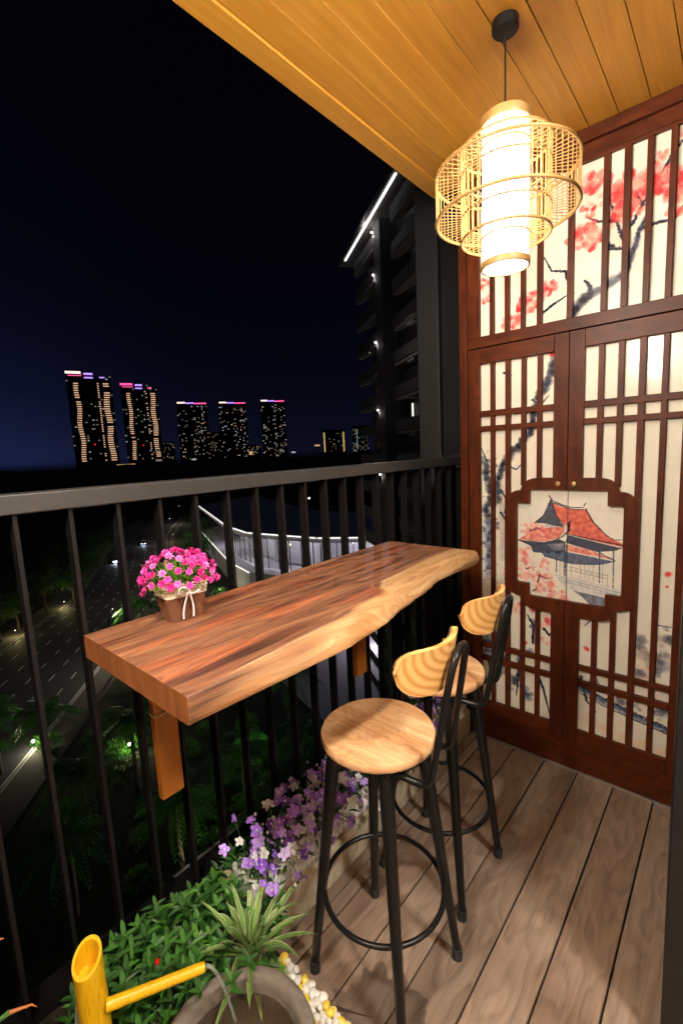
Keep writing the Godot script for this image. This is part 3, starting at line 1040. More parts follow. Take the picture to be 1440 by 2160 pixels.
		km.rotation_degrees = Vector3(90, 0, 0)


func picture(par: Node3D, pos: Vector3, x0: float, x1: float, y0: float, y1: float, z: float) -> void:
	var b := MB.new(pos)
	var U := func(x: float, y: float) -> Vector2: return Vector2((x + 0.93) / 0.83, (1.05 - y) / 2.32)
	var nn := Vector3(0, 0, 1)
	var A := Vector3(x0, y0, z)
	var B := Vector3(x1, y0, z)
	var C := Vector3(x1, y1, z)
	var D := Vector3(x0, y1, z)
	b.tri(A, B, C, nn, nn, nn, U.call(x0, y0), U.call(x1, y0), U.call(x1, y1))
	b.tri(A, C, D, nn, nn, nn, U.call(x0, y0), U.call(x1, y1), U.call(x0, y1))
	var k := Vector3(0, 0, -0.004)
	for e in [[A, B, Vector3.DOWN], [B, C, Vector3.RIGHT], [C, D, Vector3.UP], [D, A, Vector3.LEFT]]:
		b.face(e[0], e[1], e[1] + k, e[0] + k, e[2])
	piece("painted_panel", b, M.print, par)


# ---------------------------------------------------------------- railing
func railing() -> void:
	var o := thing("railing", "black metal balcony railing of upright flat bars", "railing", Vector3(-1.175, -1.28, -1.0))
	var r := MB.new(o.position)
	r.span(-1.203, -1.145, -0.1005, -0.056, -2.33, 1.18, 0.004)
	piece("top_rail", r, M.rail, o)
	var pl := MB.new(o.position)
	pl.span(-1.238, -1.145, -1.2795, -1.268, -2.33, 1.18, 0.002)
	piece("base_plate", pl, M.matt, o)
	var cp := MB.new(o.position)
	cp.span(-1.215, -1.128, -0.112, -0.045, -2.334, -2.318, 0.002)
	cp.span(-1.222, -1.135, -0.116, -0.1025, -2.3175, -2.26, 0.002)
	piece("wall_bracket", cp, M.rail, o)
	var b := MB.new()
	b.span(-0.0175, 0.0175, 0.012, 1.179, -0.005, 0.005, 0.0012)
	var bm := b.mesh()
	for k in range(-12, 20):
		piece("bar", bm, M.iron, o, "", Vector3(-1.175, -1.28, -0.262 - 0.1083 * k) - o.position)


# ---------------------------------------------------------------- live edge table
func bar_table() -> void:
	var o := thing("bar_table", "thick live edge wooden slab table fixed along the railing", "table", Vector3(-0.93, FLOOR, -0.98))
	var pos := o.position
	var YT := -0.40
	var YB := -0.455
	var nz := FastNoiseLite.new()
	nz.seed = 12
	nz.frequency = 9.0
	var rows := []
	for i in 81:
		var s := 0.36 + 1.25 * i / 80.0
		var xt := ramp(SLAB_TOP, s)
		var xb := ramp(SLAB_LOW, s)
		var wob := clampf((s - 0.5) * 2.0, 0.0, 1.0)
		var row := [Vector2(SLAB_BACK, YT), Vector2(xt - 0.006 - 0.012 * wob, YT)]
		for k in 7:
			var t := k / 6.0
			var bul := sin(PI * t) * (0.002 + 0.006 * wob) + nz.get_noise_2d(s, t * 0.12) * 0.006 * wob
			row.append(Vector2(lerpf(xt - 0.001 - 0.004 * wob, xb, t) + bul, lerpf(YT - 0.0015 - 0.003 * wob, YB + 0.002, t)))
		row.append(Vector2(xb - 0.006, YB))
		row.append(Vector2(SLAB_BACK, YB))
		rows.append([s, row])
	var m := MB.new(pos)
	var P := func(i: int, k: int) -> Vector3: return Vector3(rows[i][1][k].x, rows[i][1][k].y, -rows[i][0])
	var U := func(i: int, k: int) -> Vector2:
		var l := 0.0
		for j in k: l += (rows[i][1][j + 1] - rows[i][1][j]).length()
		return Vector2((rows[i][0] - 0.36) / 1.25, l / 0.58)
	var N := func(i: int, k: int) -> Vector3:
		if k < 2: return Vector3.UP
		if k >= 9: return Vector3.DOWN
		var d: Vector2 = rows[i][1][k + 1] - rows[i][1][k - 1]
		var e: Vector3 = P.call(mini(i + 1, 80), k) - P.call(maxi(i - 1, 0), k)
		var nn := Vector3(d.x, d.y, 0).cross(e).normalized()
		return nn if nn.x > 0 else -nn
	for i in 80:
		for k in 10:
			if k == 0:
				m.tri(P.call(i, 0), P.call(i + 1, 0), P.call(i + 1, 1), Vector3.UP, Vector3.UP, Vector3.UP, U.call(i, 0), U.call(i + 1, 0), U.call(i + 1, 1))
				m.tri(P.call(i, 0), P.call(i + 1, 1), P.call(i, 1), Vector3.UP, Vector3.UP, Vector3.UP, U.call(i, 0), U.call(i + 1, 1), U.call(i, 1))
			else:
				m.tri(P.call(i, k), P.call(i + 1, k), P.call(i + 1, k + 1), N.call(i, k), N.call(i + 1, k), N.call(i + 1, k + 1), U.call(i, k), U.call(i + 1, k), U.call(i + 1, k + 1))
				m.tri(P.call(i, k), P.call(i + 1, k + 1), P.call(i, k + 1), N.call(i, k), N.call(i + 1, k + 1), N.call(i, k + 1), U.call(i, k), U.call(i + 1, k + 1), U.call(i, k + 1))
		var L := Vector3.LEFT
		m.tri(P.call(i, 0), P.call(i + 1, 0), P.call(i + 1, 10), L, L, L)
		m.tri(P.call(i, 0), P.call(i + 1, 10), P.call(i, 10), L, L, L)
	piece("slab", m, M.slab, o)
	for e in [0, 80]:
		var c := MB.new(pos)
		var nn := Vector3(0, 0, 1.0 if e == 0 else -1.0)
		for k in range(1, 10):
			var uvs := []
			for q in [0, k, k + 1]:
				var p: Vector2 = rows[e][1][q]
				uvs.append(Vector2((YT - p.y) * 1.2 + 0.02, (p.x - SLAB_BACK) / 0.75))
			c.tri(P.call(e, 0), P.call(e, k), P.call(e, k + 1), nn, nn, nn, uvs[0], uvs[1], uvs[2])
		piece("end_grain", c, M.endgrain, o)
	# hanging wooden supports strapped to the bars
	for z in [-0.517, -1.335]:
		var b := MB.new(pos)
		b.grain = 1
		b.span(-1.128, -1.104, -0.895, -0.458, z - 0.031, z + 0.031, 0.002)
		var br := piece("support", b, M.bracket, o)
		var q := MB.new(pos)
		q.grain = 0
		q.prism(PackedVector2Array([Vector2(-1.1035, -0.458), Vector2(-0.90, -0.458), Vector2(-0.90, -0.478), Vector2(-1.1035, -0.62)]), z - 0.012, z + 0.012)
		piece("brace", q, M.bracket, br)
		var w := MB.new(pos)
		var lp := []
		for p in [[-1.13, 0.033], [-1.1, 0.034], [-1.098, 0.03], [-1.098, -0.03], [-1.1, -0.034], [-1.13, -0.033]]:
			lp.append(Vector3(p[0], -0.655, z + p[1]))
		w.tube(lp, [0.0016], 6)
		piece("wire_tie", w, M.alu, br)


# ---------------------------------------------------------------- bar stools
func stools() -> void:
	var o := thing("bar_stool", "nearer round wooden bar stool with black steel legs", "stool", Vector3(-0.66, FLOOR, -0.848), "bar stools at the slab table")
	var s := MB.new()
	s.lathe([Vector2(0.0, 0.677), Vector2(0.139, 0.677), Vector2(0.1435, 0.6805), Vector2(0.145, 0.685), Vector2(0.145, 0.693), Vector2(0.1425, 0.6985), Vector2(0.138, 0.7), Vector2(0.0, 0.7)], 56)
	piece("seat", s, M.seat, o)
	for q in [[-1, 1], [1, 1], [1, -1], [-1, -1]]:
		var top := Vector3(q[0] * 0.078, 0.672, q[1] * 0.078)
		var foot := Vector3(q[0] * 0.142, 0.0, q[1] * 0.135)
		var l := MB.new()
		var path := []
		var rad := []
		for i in 9:
			var t := i / 8.0
			path.append(top.lerp(foot + Vector3(0, 0.02, 0), t))
			rad.append(lerpf(0.0195, 0.0112, pow(t, 0.75)))
		l.tube(path, rad, 14)
		var lg := piece("leg", l, M.steel, o)
		var c := MB.new()
		c.tube([foot + Vector3(0, 0.034, 0) + (top - foot) * 0.0, foot + Vector3(0, 0.002, 0)], [0.0138, 0.0142], 14)
		piece("foot_cap", c, M.rubber, lg)
	var pl := MB.new()
	pl.span(-0.105, 0.105, 0.668, 0.6765, -0.105, 0.105, 0.002)
	piece("seat_plate", pl, M.steel, o)
	var ring := MB.new()
	var rp := []
	for i in 48:
		var a := TAU * i / 48
		rp.append(Vector3(cos(a) * 0.158, 0.25, sin(a) * 0.158))
	ring.tube(rp, [0.0068], 10, false, true)
	piece("foot_ring", ring, M.steel, o)
	for q in [[-1, 1], [1, 1], [1, -1], [-1, -1]]:
		var wl := MB.new()
		var u := Vector3(q[0], 0, q[1]).normalized()
		wl.blob(u * 0.1625 + Vector3(0, 0.25, 0), Vector3(0.0065, 0.0085, 0.0065), 8, 6)
		piece("weld", wl, M.steel, o)
	# bent tube that carries the backrest
	var bt := Basis(Vector3.UP, deg_to_rad(10))
	var f := MB.new()
	var cur := Curve3D.new()
	var half := [Vector3(0.045, 0.655, 0.073), Vector3(0.125, 0.648, 0.074), Vector3(0.155, 0.652, 0.074), Vector3(0.170, 0.675, 0.073), Vector3(0.182, 0.75, 0.066), Vector3(0.198, 0.84, 0.059), Vector3(0.209, 0.908, 0.053), Vector3(0.215, 0.943, 0.039), Vector3(0.217, 0.957, 0.016)]
	var all := []
	for p in half: all.append(bt * p)
	for i in range(half.size() - 1, -1, -1): all.append(bt * Vector3(half[i].x, half[i].y, -half[i].z))
	for i in all.size():
		var t: Vector3 = (all[mini(i + 1, all.size() - 1)] - all[maxi(i - 1, 0)]) * 0.16
		cur.add_point(all[i], -t, t)
	var path := []
	for p in cur.tessellate(4, 3): path.append(p)
	f.tube(path, [0.0084], 12)
	piece("back_frame", f, M.steel, o)
	# curved plywood backrest
	var bp := Basis(Vector3.UP, deg_to_rad(-2))
	var b := MB.new()
	var K := 28
	var J := 8
	var g := []
	for side in 2:
		var sheet := []
		for i in K + 1:
			var t := i / float(K) * 2.0 - 1.0
			var a := -t * deg_to_rad(38.5)
			var hh := 0.054 * pow(maxf(0.0, 1.0 - pow(absf(t), 4.2)), 0.5) + 0.002
			var mid := 0.925 + 0.012 * t * t
			var col := []
			for j in J + 1:
				var v := j / float(J) * 2.0 - 1.0
				var r := (0.1985 if side == 0 else 0.1865) + 0.008 * v - 0.012 * t * t
				var p := bp * Vector3(cos(a) * r, mid + v * hh, -sin(a) * r)
				col.append([p, bp * Vector3(cos(a), -0.1, -sin(a)) * (1.0 if side == 0 else -1.0), Vector2(0.5 - t * 0.49, 0.5 - (mid - 0.925 + v * hh) * 7.5)])
			sheet.append(col)
		g.append(sheet)
		for i in K:
			for j in J:
				var q := [sheet[i][j], sheet[i + 1][j], sheet[i + 1][j + 1], sheet[i][j + 1]]
				b.tri(q[0][0], q[1][0], q[2][0], q[0][1], q[1][1], q[2][1], q[0][2], q[1][2], q[2][2])
				b.tri(q[0][0], q[2][0], q[3][0], q[0][1], q[2][1], q[3][1], q[0][2], q[2][2], q[3][2])
	for i in K:
		for j in [0, J]:
			var up := Vector3.UP * (1.0 if j == J else -1.0)
			var q := [g[0][i][j][0], g[0][i + 1][j][0], g[1][i + 1][j][0], g[1][i][j][0]]
			b.tri(q[0], q[1], q[2], up, up, up, Vector2(i * 0.02, 0.9), Vector2(i * 0.02 + 0.02, 0.9), Vector2(i * 0.02 + 0.02, 0.94))
			b.tri(q[0], q[2], q[3], up, up, up, Vector2(i * 0.02, 0.9), Vector2(i * 0.02 + 0.02, 0.94), Vector2(i * 0.02, 0.94))
	piece("backrest", b, M.plate, o)
	dup(o, Vector3(-0.697, FLOOR, -1.222), "farther round wooden bar stool close to the cabinet")


# ---------------------------------------------------------------- pendant lanterns
func lanterns() -> void:
	var o := thing("pendant_lantern", "glowing three tier bamboo lantern hanging before the cabinet", "lantern", Vector3(-0.523, 0.487, -1.334), "bamboo lanterns under the ceiling")
	var torus := func(r: float, y: float, rr: float, hh := 1.0) -> MB:
		var m := MB.new()
		var p := []
		for i in 56:
			var a := TAU * i / 56
			p.append(Vector3(cos(a) * r, y, sin(a) * r))
		m.tube(p, [rr], 8, false, true)
		return m
	var cn := MB.new()
	cn.lathe([Vector2(0.0, 0.585), Vector2(0.031, 0.586), Vector2(0.034, 0.589), Vector2(0.034, 0.609), Vector2(0.0, 0.6095)], 32)
	piece("canopy", cn, M.iron, o)
	var cd := MB.new()
	cd.tube([Vector3(0, 0.36, 0), Vector3(0, 0.587, 0)], [0.0024], 8)
	piece("cord", cd, M.iron, o)
	var sh := MB.new()
	sh.lathe([Vector2(0.0595, 0.012), Vector2(0.0595, 0.372)], 40)
	piece("lamp_shade", sh, M.shade, o)
	var di := MB.new()
	di.lathe([Vector2(0.0, 0.0085), Vector2(0.0590, 0.0085), Vector2(0.0590, 0.0095), Vector2(0.0, 0.0095)], 40)
	piece("lamp_diffuser", di, M.disc, o)
	var li := MB.new()
	li.lathe([Vector2(0.0, 0.360), Vector2(0.0585, 0.360), Vector2(0.0585, 0.364), Vector2(0.0, 0.364)], 32)
	piece("lid", li, M.cane, o)
	for q in [[0.0, 0.017], [0.357, 0.380]]:
		var m := MB.new()
		m.lathe([Vector2(0.0600, q[0]), Vector2(0.0645, q[0]), Vector2(0.0655, q[0] + 0.003), Vector2(0.0655, q[1] - 0.003), Vector2(0.0645, q[1]), Vector2(0.0600, q[1])], 40)
		piece("wood_ring", m, M.cane, o)
	for q in [[0.185, 0.245, 0.0042], [0.185, 0.136, 0.0045], [0.117, 0.306, 0.0034], [0.117, 0.080, 0.0038], [0.117, 0.245, 0.0026], [0.117, 0.140, 0.0026], [0.0635, 0.306, 0.0026], [0.0635, 0.080, 0.0026]]:
		piece("bamboo_ring", torus.call(q[0], q[1], q[2]), M.cane, o)
	for t in [[0.185, 0.136, 0.245, 58], [0.117, 0.080, 0.306, 38]]:
		var sl := MB.new()
		sl.span(-0.0010, 0.0010, t[1], t[2], -0.0011, 0.0011)
		var sm := sl.mesh()
		for i in t[3]:
			var a: float = TAU * i / t[3]
			var b := piece("slat", sm, M.cane2, o, "", Vector3(cos(a) * t[0], 0, sin(a) * t[0]))
			b.rotation.y = -a
	var w := MB.new()
	for t in [[0.117, 0.185, 0.245, 58], [0.117, 0.185, 0.136, 58], [0.0635, 0.117, 0.306, 38], [0.0635, 0.117, 0.080, 38]]:
		for i in t[3]:
			var a: float = TAU * (i + 0.5) / t[3]
			var d := Vector3(cos(a), 0, sin(a))
			w.box(d * (t[0] + t[1]) * 0.5 + Vector3(0, t[2], 0), Vector3(t[1] - t[0], 0.0018, 0.0018), 0.0, Basis(Vector3.UP, -a))
	piece("radial_weave", w, M.cane2, o, "stuff")
	for y in [0.07, 0.19, 0.31]:
		omni(o, Vector3(0, y, 0), Color(1.0, 0.96, 0.90), 0.20, 0.055, 12.0)
	var o2 := dup(o, Vector3(-0.523, 0.487, 0.17), "second bamboo lantern hanging over the near end of the balcony")
	for l in o2.find_children("*", "OmniLight3D", true, false): l.light_energy = 1.7
	# the room lamp whose light comes out through the open door
	var rl := thing("room_lamp", "round white ceiling lamp of the room behind the open door", "ceiling lamp", Vector3(0.8, CEIL - 0.06, -0.62))
	var rm := MB.new()
	rm.lathe([Vector2(0.0, 0.0), Vector2(0.13, 0.002), Vector2(0.15, 0.015), Vector2(0.15, 0.06), Vector2(0.0, 0.06)], 40)
	piece("lamp_bowl", rm, glow(1.0, 0.97, 0.92, 5.0), rl)
	omni(rl, Vector3(0, 0.025, 0), Color(1.0, 0.98, 0.95), 7.6, 0.17, 20.0)
	var dl := thing("ceiling_downlight", "small white round downlight set in the board ceiling", "downlight", Vector3(-0.4855, CEIL - 0.012, -0.70))
	var dm := MB.new()
	dm.lathe([Vector2(0.022, 0.004), Vector2(0.034, 0.0), Vector2(0.036, 0.003), Vector2(0.034, 0.0115)], 32)
	piece("trim_ring", dm, M.white, dl)
	var dg := MB.new()
	dg.lathe([Vector2(0.0, 0.0045), Vector2(0.022, 0.0045), Vector2(0.022, 0.0055), Vector2(0.0, 0.0055)], 24)
	piece("lamp_disc", dg, glow(1, 0.97, 0.92, 10.0), dl)
	var sp := SpotLight3D.new()
	sp.name = "lamp_light"
	sp.light_color = Color(1.0, 0.97, 0.92)
	sp.light_energy = 0.5
	sp.light_size = 0.025
	sp.spot_angle = 60.0
	sp.spot_range = 12.0
	sp.spot_attenuation = 2.0
	sp.spot_angle_attenuation = 1.0
	sp.shadow_enabled = true
	dl.add_child(sp)
	sp.position = Vector3(0, -0.006, 0)
	sp.rotation_degrees = Vector3(-90, 0, 0)


# ---------------------------------------------------------------- pot of pink flowers on the slab
func rounded(hx: float, hz: float, r: float, k := 4) -> Array:
	var out := []
	for q in [[1, 1, 0.0], [-1, 1, PI / 2], [-1, -1, PI], [1, -1, PI * 1.5]]:
		for i in k + 1:
			var a: float = q[2] + PI / 2 * i / k
			out.append(Vector2(q[0] * (hx - r) + cos(a) * r, q[1] * (hz - r) + sin(a) * r))
	return out


func loft(m: MB, levels: Array) -> void:
	# levels: [y, hx, hz, r]
	for i in levels.size() - 1:
		var A := rounded(levels[i][1], levels[i][2], levels[i][3])
		var B := rounded(levels[i + 1][1], levels[i + 1][2], levels[i + 1][3])
		for j in A.size():
			var k := (j + 1) % A.size()
			var a := Vector3(A[j].x, levels[i][0], A[j].y)
			var b := Vector3(A[k].x, levels[i][0], A[k].y)
			var c := Vector3(B[k].x, levels[i + 1][0], B[k].y)
			var d := Vector3(B[j].x, levels[i + 1][0], B[j].y)
			var nn := (b - a).cross(d - a).normalized()
			if nn.dot(a - Vector3(0, a.y, 0)) < 0: nn = -nn
			m.tri(a, b, c, nn, nn, nn)
			m.tri(a, c, d, nn, nn, nn)


func flower_pot() -> void:
	rng.seed = 21
	var o := thing("flower_pot", "small jute wrapped pot of bright pink flowers on the slab table", "flower pot", Vector3(-1.067, -0.3995, -0.572))
	o.scale = Vector3.ONE * 1.1
	o.rotation.y = deg_to_rad(-7)
	var jute := noise_mat(31, 0.09, [[0.0, 70, 38, 22], [0.5, 108, 62, 36], [1.0, 146, 92, 58]], 24.0, 0.85)
	jute.uv1_world_triplanar = false
	var m := MB.new()
	var lv := [[0.0, 0.0, 0.0, 0.0], [0.0005, 0.030, 0.039, 0.008]]
	for i in 19:
		var t := i / 18.0
		lv.append([0.001 + t * 0.052 - 0.0013, 0.0294 + t * 0.0050, 0.0386 + t * 0.0065, 0.008])
		lv.append([0.001 + t * 0.052, 0.0314 + t * 0.0050, 0.0406 + t * 0.0065, 0.008])
	loft(m, lv)
	piece("pot", m, jute, o)
	var w := MB.new()
	var l2 := []
	for i in 4:
		var y := 0.053 + i * 0.0078
		l2.append([y, 0.0360 + i * 0.001, 0.0468 + i * 0.0013, 0.0095])
		l2.append([y + 0.002, 0.0384 + i * 0.001, 0.0492 + i * 0.0013, 0.0095])
		l2.append([y + 0.0058, 0.0386 + i * 0.001, 0.0494 + i * 0.0013, 0.0095])
		l2.append([y + 0.0078, 0.0366 + i * 0.001, 0.0474 + i * 0.0013, 0.0095])
	l2.append([0.083, 0.030, 0.042, 0.008])
	loft(w, l2)
	piece("rope_band", w, mat(0.70, 0.58, 0.42, 0.8), o)
	var bow := MB.new()
	var X := 0.0445
	for s in [-1.0, 1.0]:
		var p := []
		for i in 17:
			var t := i / 16.0
			var a := t * TAU
			p.append(Vector3(X + 0.002 + sin(t * PI) * 0.005, 0.066 + sin(a) * 0.0095 * (1.0 if t < 0.5 else 0.8) + sin(t * PI) * 0.005, s * 0.025 * (1.0 - cos(a)) * 0.5))
		bow.tube(p, [0.0018], 7, false)
		var q := []
		for i in 9:
			var t := i / 8.0
			q.append(Vector3(X + 0.002 - 0.004 * t, 0.066 - 0.061 * t, s * (0.011 * sin(t * 1.9) + 0.001) + 0.004 * t))
		bow.tube(q, [0.0018], 7)
	bow.blob(Vector3(X + 0.003, 0.066, 0), Vector3(0.003, 0.003, 0.0035))
	piece("bow", bow, M.white, o)
	# foliage: fine sprigs that fill the dome
	var C := Vector3(0, 0.078, 0)
	for tone in 3:
		var f := MB.new()
		for i in 150:
			var d := Vector3(rng.randfn(), absf(rng.randfn()) * 0.9 - 0.02, rng.randfn()).normalized()
			var b := C + d * Vector3(0.025, 0.012, 0.03)
			var len := rng.randf_range(0.040, 0.058) * (1.0 if d.y > 0.1 else 0.92)
			for k in 4:
				var e := (d + Vector3(rng.randfn(), rng.randfn(), rng.randfn()) * 0.32).normalized()
				f.leaf(b + d * len * k * 0.2, e, Vector3.UP if absf(e.y) < 0.9 else Vector3.RIGHT, rng.randf_range(0.014, 0.026), 0.0036, 0.2, 2, 0.2)
		piece("foliage", f, [M.leafd, M.leafl, M.lime][tone], o, "stuff")
	var soil := MB.new()
	soil.blob(Vector3(0, 0.074, 0), Vector3(0.033, 0.018, 0.042))
	piece("moss", soil, M.leafd, o)
	# flower heads: two whorls of pointed petals
	var heads := []
	for v in 3:
		var h := MB.new()
		for lay in 3:
			for i in 6:
				var a := TAU * i / 6 + lay * 0.52
				var el: float = [0.15, 0.6, 1.1][lay]
				var d := Vector3(cos(a) * cos(el), sin(el), sin(a) * cos(el))
				h.leaf(Vector3(0, 0.001 * lay, 0), d, Vector3.UP if lay < 2 else Vector3(-cos(a), 0.2, -sin(a)), [0.0115, 0.0105, 0.008][lay], 0.0062, 0.1, 2, 0.12, 0.7)
		heads.append(h.mesh())
	var pinks := [mat(0.78, 0.03, 0.28, 0.5), mat(0.85, 0.08, 0.42, 0.5), mat(0.85, 0.22, 0.58, 0.5)]
	var placed := []
	var tries := 0
	while placed.size() < 96 and tries < 4000:
		tries += 1
		var d := Vector3(rng.randfn(), rng.randfn() * 0.8 + 0.42, rng.randfn()).normalized()
		if d.y < -0.12 or (d.x > 0.1 and d.y < 0.10): continue
		var p := C + d * Vector3(0.082, 0.076, 0.084) * rng.randf_range(0.95, 1.04)
		var okk := true
		for q in placed:
			if (q - p).length() < 0.0145: okk = false
		# leave a greener gap on the lantern side of the crown
		if (d - Vector3(0.38, 0.86, 0.25).normalized()).length() < 0.33 and rng.randf() < 0.85: okk = false
		if not okk: continue
		placed.append(p)
		var fl := piece("flower", heads[rng.randi() % 3], pinks[0 if rng.randf() < 0.45 else (1 if rng.randf() < 0.6 else 2)], o, "", p)
		fl.quaternion = Quaternion(Vector3.UP, (d + Vector3(rng.randfn(), rng.randfn(), rng.randfn()) * 0.15).normalized())
		fl.scale = Vector3.ONE * rng.randf_range(0.85, 1.15)


func petal(m: MB, d: Vector3, length: float, half: float, curl: float) -> void:
	# a broad rounded petal, narrow at its base
	var side := d.cross(Vector3.UP).normalized()
	var up := side.cross(d).normalized()
	var prev := []
	for k in 7:
		var t := k / 6.0
		var w := half * (0.30 + 0.7 * sin(PI * pow(t, 0.75) * 0.62)) * sqrt(maxf(0.0, 1.0 - pow(t, 6.0)))
		var c := d * length * t - up * curl * length * t * t
		var row := [c - side * w + up * w * 0.18, c, c + side * w + up * w * 0.18]
		if k > 0:
			for q in 2:
				m.tri(prev[q], row[q], row[q + 1], up, up, up)
				m.tri(prev[q], row[q + 1], prev[q + 1], up, up, up)
		prev = row


# ---------------------------------------------------------------- picket planters along the kerb
func planters() -> void:
	rng.seed = 31
	var sizes := 5
	var fm := []
	for v in 4:
		var h := MB.new()
		for i in 5:
			var a := TAU * i / 5 + v * 0.3 + rng.randf_range(-0.12, 0.12)
			var d := Vector3(cos(a), rng.randf_range(0.02, 0.5), sin(a)).normalized()
			petal(h, d, rng.randf_range(0.013, 0.018), rng.randf_range(0.0052, 0.0068), rng.randf_range(0.0, 0.35))
		fm.append(h.mesh())
	var eye := MB.new()
	eye.blob(Vector3(0, 0.003, 0), Vector3(0.003, 0.003, 0.003), 6, 4)
	var eyem := eye.mesh()
	var bud := MB.new()
	bud.blob(Vector3.ZERO, Vector3(0.0042, 0.0055, 0.0042), 7, 5)
	var budm := bud.mesh()
	var cols := [mat(0.38, 0.17, 0.74, 0.5), mat(0.50, 0.30, 0.82, 0.5), mat(0.18, 0.04, 0.50, 0.5), mat(0.84, 0.82, 0.80, 0.5), mat(0.64, 0.48, 0.84, 0.5)]
	for m in cols:
		m.backlight_enabled = true
		m.backlight = Color(0.25, 0.2, 0.25)
	var lab := ["nearest white picket planter of purple flowers, beside the spider plant", "second white picket planter, left of the near stool's seat", "third white picket planter, behind the near stool", "fourth white picket planter, behind the far stool", "last white picket planter of purple flowers, next to the cabinet"]
	for p in sizes:
		var o := thing("flower_planter", lab[p], "planter", Vector3(-1.012, -1.28, -0.775 - 0.258 * p), "white picket planters along the kerb")
		for sx in [1.0, -1.0]:
			for i in 12:
				var z := -0.1155 + i * 0.021
				var hgt := 0.088 + (0.004 if i % 2 else 0.0)
				var s := MB.new()
				s.prism(PackedVector2Array([Vector2(-0.0085, 0.002), Vector2(0.0085, 0.002), Vector2(0.0085, hgt - 0.010), Vector2(0.0, hgt), Vector2(-0.0085, hgt - 0.010)]), -0.0025, 0.0025)
				var sl := piece("picket", s, M.white, o, "", Vector3(sx * 0.058, 0, z))
				sl.rotation.y = PI / 2
				sl.rotation.z = -sx * 0.0
		for e in [-1.0, 1.0]:
			for i in 5:
				var s := MB.new()
				s.prism(PackedVector2Array([Vector2(-0.0085, 0.002), Vector2(0.0085, 0.002), Vector2(0.0085, 0.078), Vector2(0.0, 0.088), Vector2(-0.0085, 0.078)]), -0.0025, 0.0025)
				piece("picket", s, M.white, o, "", Vector3(-0.042 + i * 0.021, 0, e * 0.1255))
		var tr := MB.new()
		tr.span(-0.053, 0.053, 0.004, 0.07, -0.121, 0.121, 0.003)
		piece("liner", tr, M.white, o)
		for y in [0.022, 0.06]:
			var rl := MB.new()
			rl.span(0.0607, 0.0637, y - 0.005, y + 0.005, -0.121, 0.121, 0.001)
			piece("cross_rail", rl, M.white, o)
		var st := MB.new()
		var lf := MB.new()
		var lf2 := MB.new()
		for i in 200:
			var b := Vector3(rng.randf_range(-0.05, 0.05), 0.068, rng.randf_range(-0.118, 0.118))
			var d := Vector3(rng.randfn() * 0.6 + 0.1, 0.9, rng.randfn() * 0.5).normalized()
			(lf if i % 3 else lf2).leaf(b + d * rng.randf_range(0.0, 0.06), (d + Vector3(rng.randfn(), rng.randfn() * 0.5, rng.randfn()) * 0.6).normalized(), Vector3.UP if absf(d.y) < 0.95 else Vector3.RIGHT, rng.randf_range(0.03, 0.06), 0.011, 0.4, 3, 0.2)
		var n := 112 if p < 2 else 84
		for i in n:
			var b := Vector3(rng.randf_range(-0.04, 0.045), 0.07, rng.randf_range(-0.115, 0.115))
			var spread := rng.randf_range(0.02, 0.145)
			var d := Vector3(rng.randfn() * 0.42 + 0.16, 1.0, rng.randfn() * 0.3).normalized()
			if i % 9 == 0: d = Vector3(0.75, 0.25, rng.randfn() * 0.3).normalized()
			var tip := b + d * spread + Vector3(0.015 * d.x, 0, 0)
			if tip.y < 0.05: tip.y = 0.05
			var pth := [b, b.lerp(tip, 0.5) + Vector3(0, 0.012, 0), tip]
			st.tube(pth, [0.0011, 0.001, 0.0009], 5)
			var ci: int = [0, 1, 1, 0, 2, 3, 4, 1, 3, 0, 3][rng.randi() % 11]
			var look := (d * 0.6 + Vector3(0.5 + rng.randfn() * 0.35, 0.3 + rng.randfn() * 0.35, 0.2 + rng.randfn() * 0.45)).normalized()
			var f := piece("flower", fm[rng.randi() % 4], cols[ci], o, "", tip)
			f.quaternion = Quaternion(Vector3.UP, look) * Quaternion(Vector3.UP, rng.randf() * TAU)
			f.scale = Vector3.ONE * rng.randf_range(0.8, 1.25)
			piece("stamen", eyem, M.white, f)
			if i % 2 == 0:
				var bp := tip + Vector3(rng.randfn(), rng.randfn(), rng.randfn()) * 0.016
				st.tube([pth[1], bp], [0.0008], 4)
				piece("bud", budm, cols[3], o, "", bp)
		piece("stems", st, M.leafm, o, "stuff")
		piece("leaves", lf, M.leafd, o, "stuff")
		piece("leaves", lf2, M.leafm, o, "stuff")


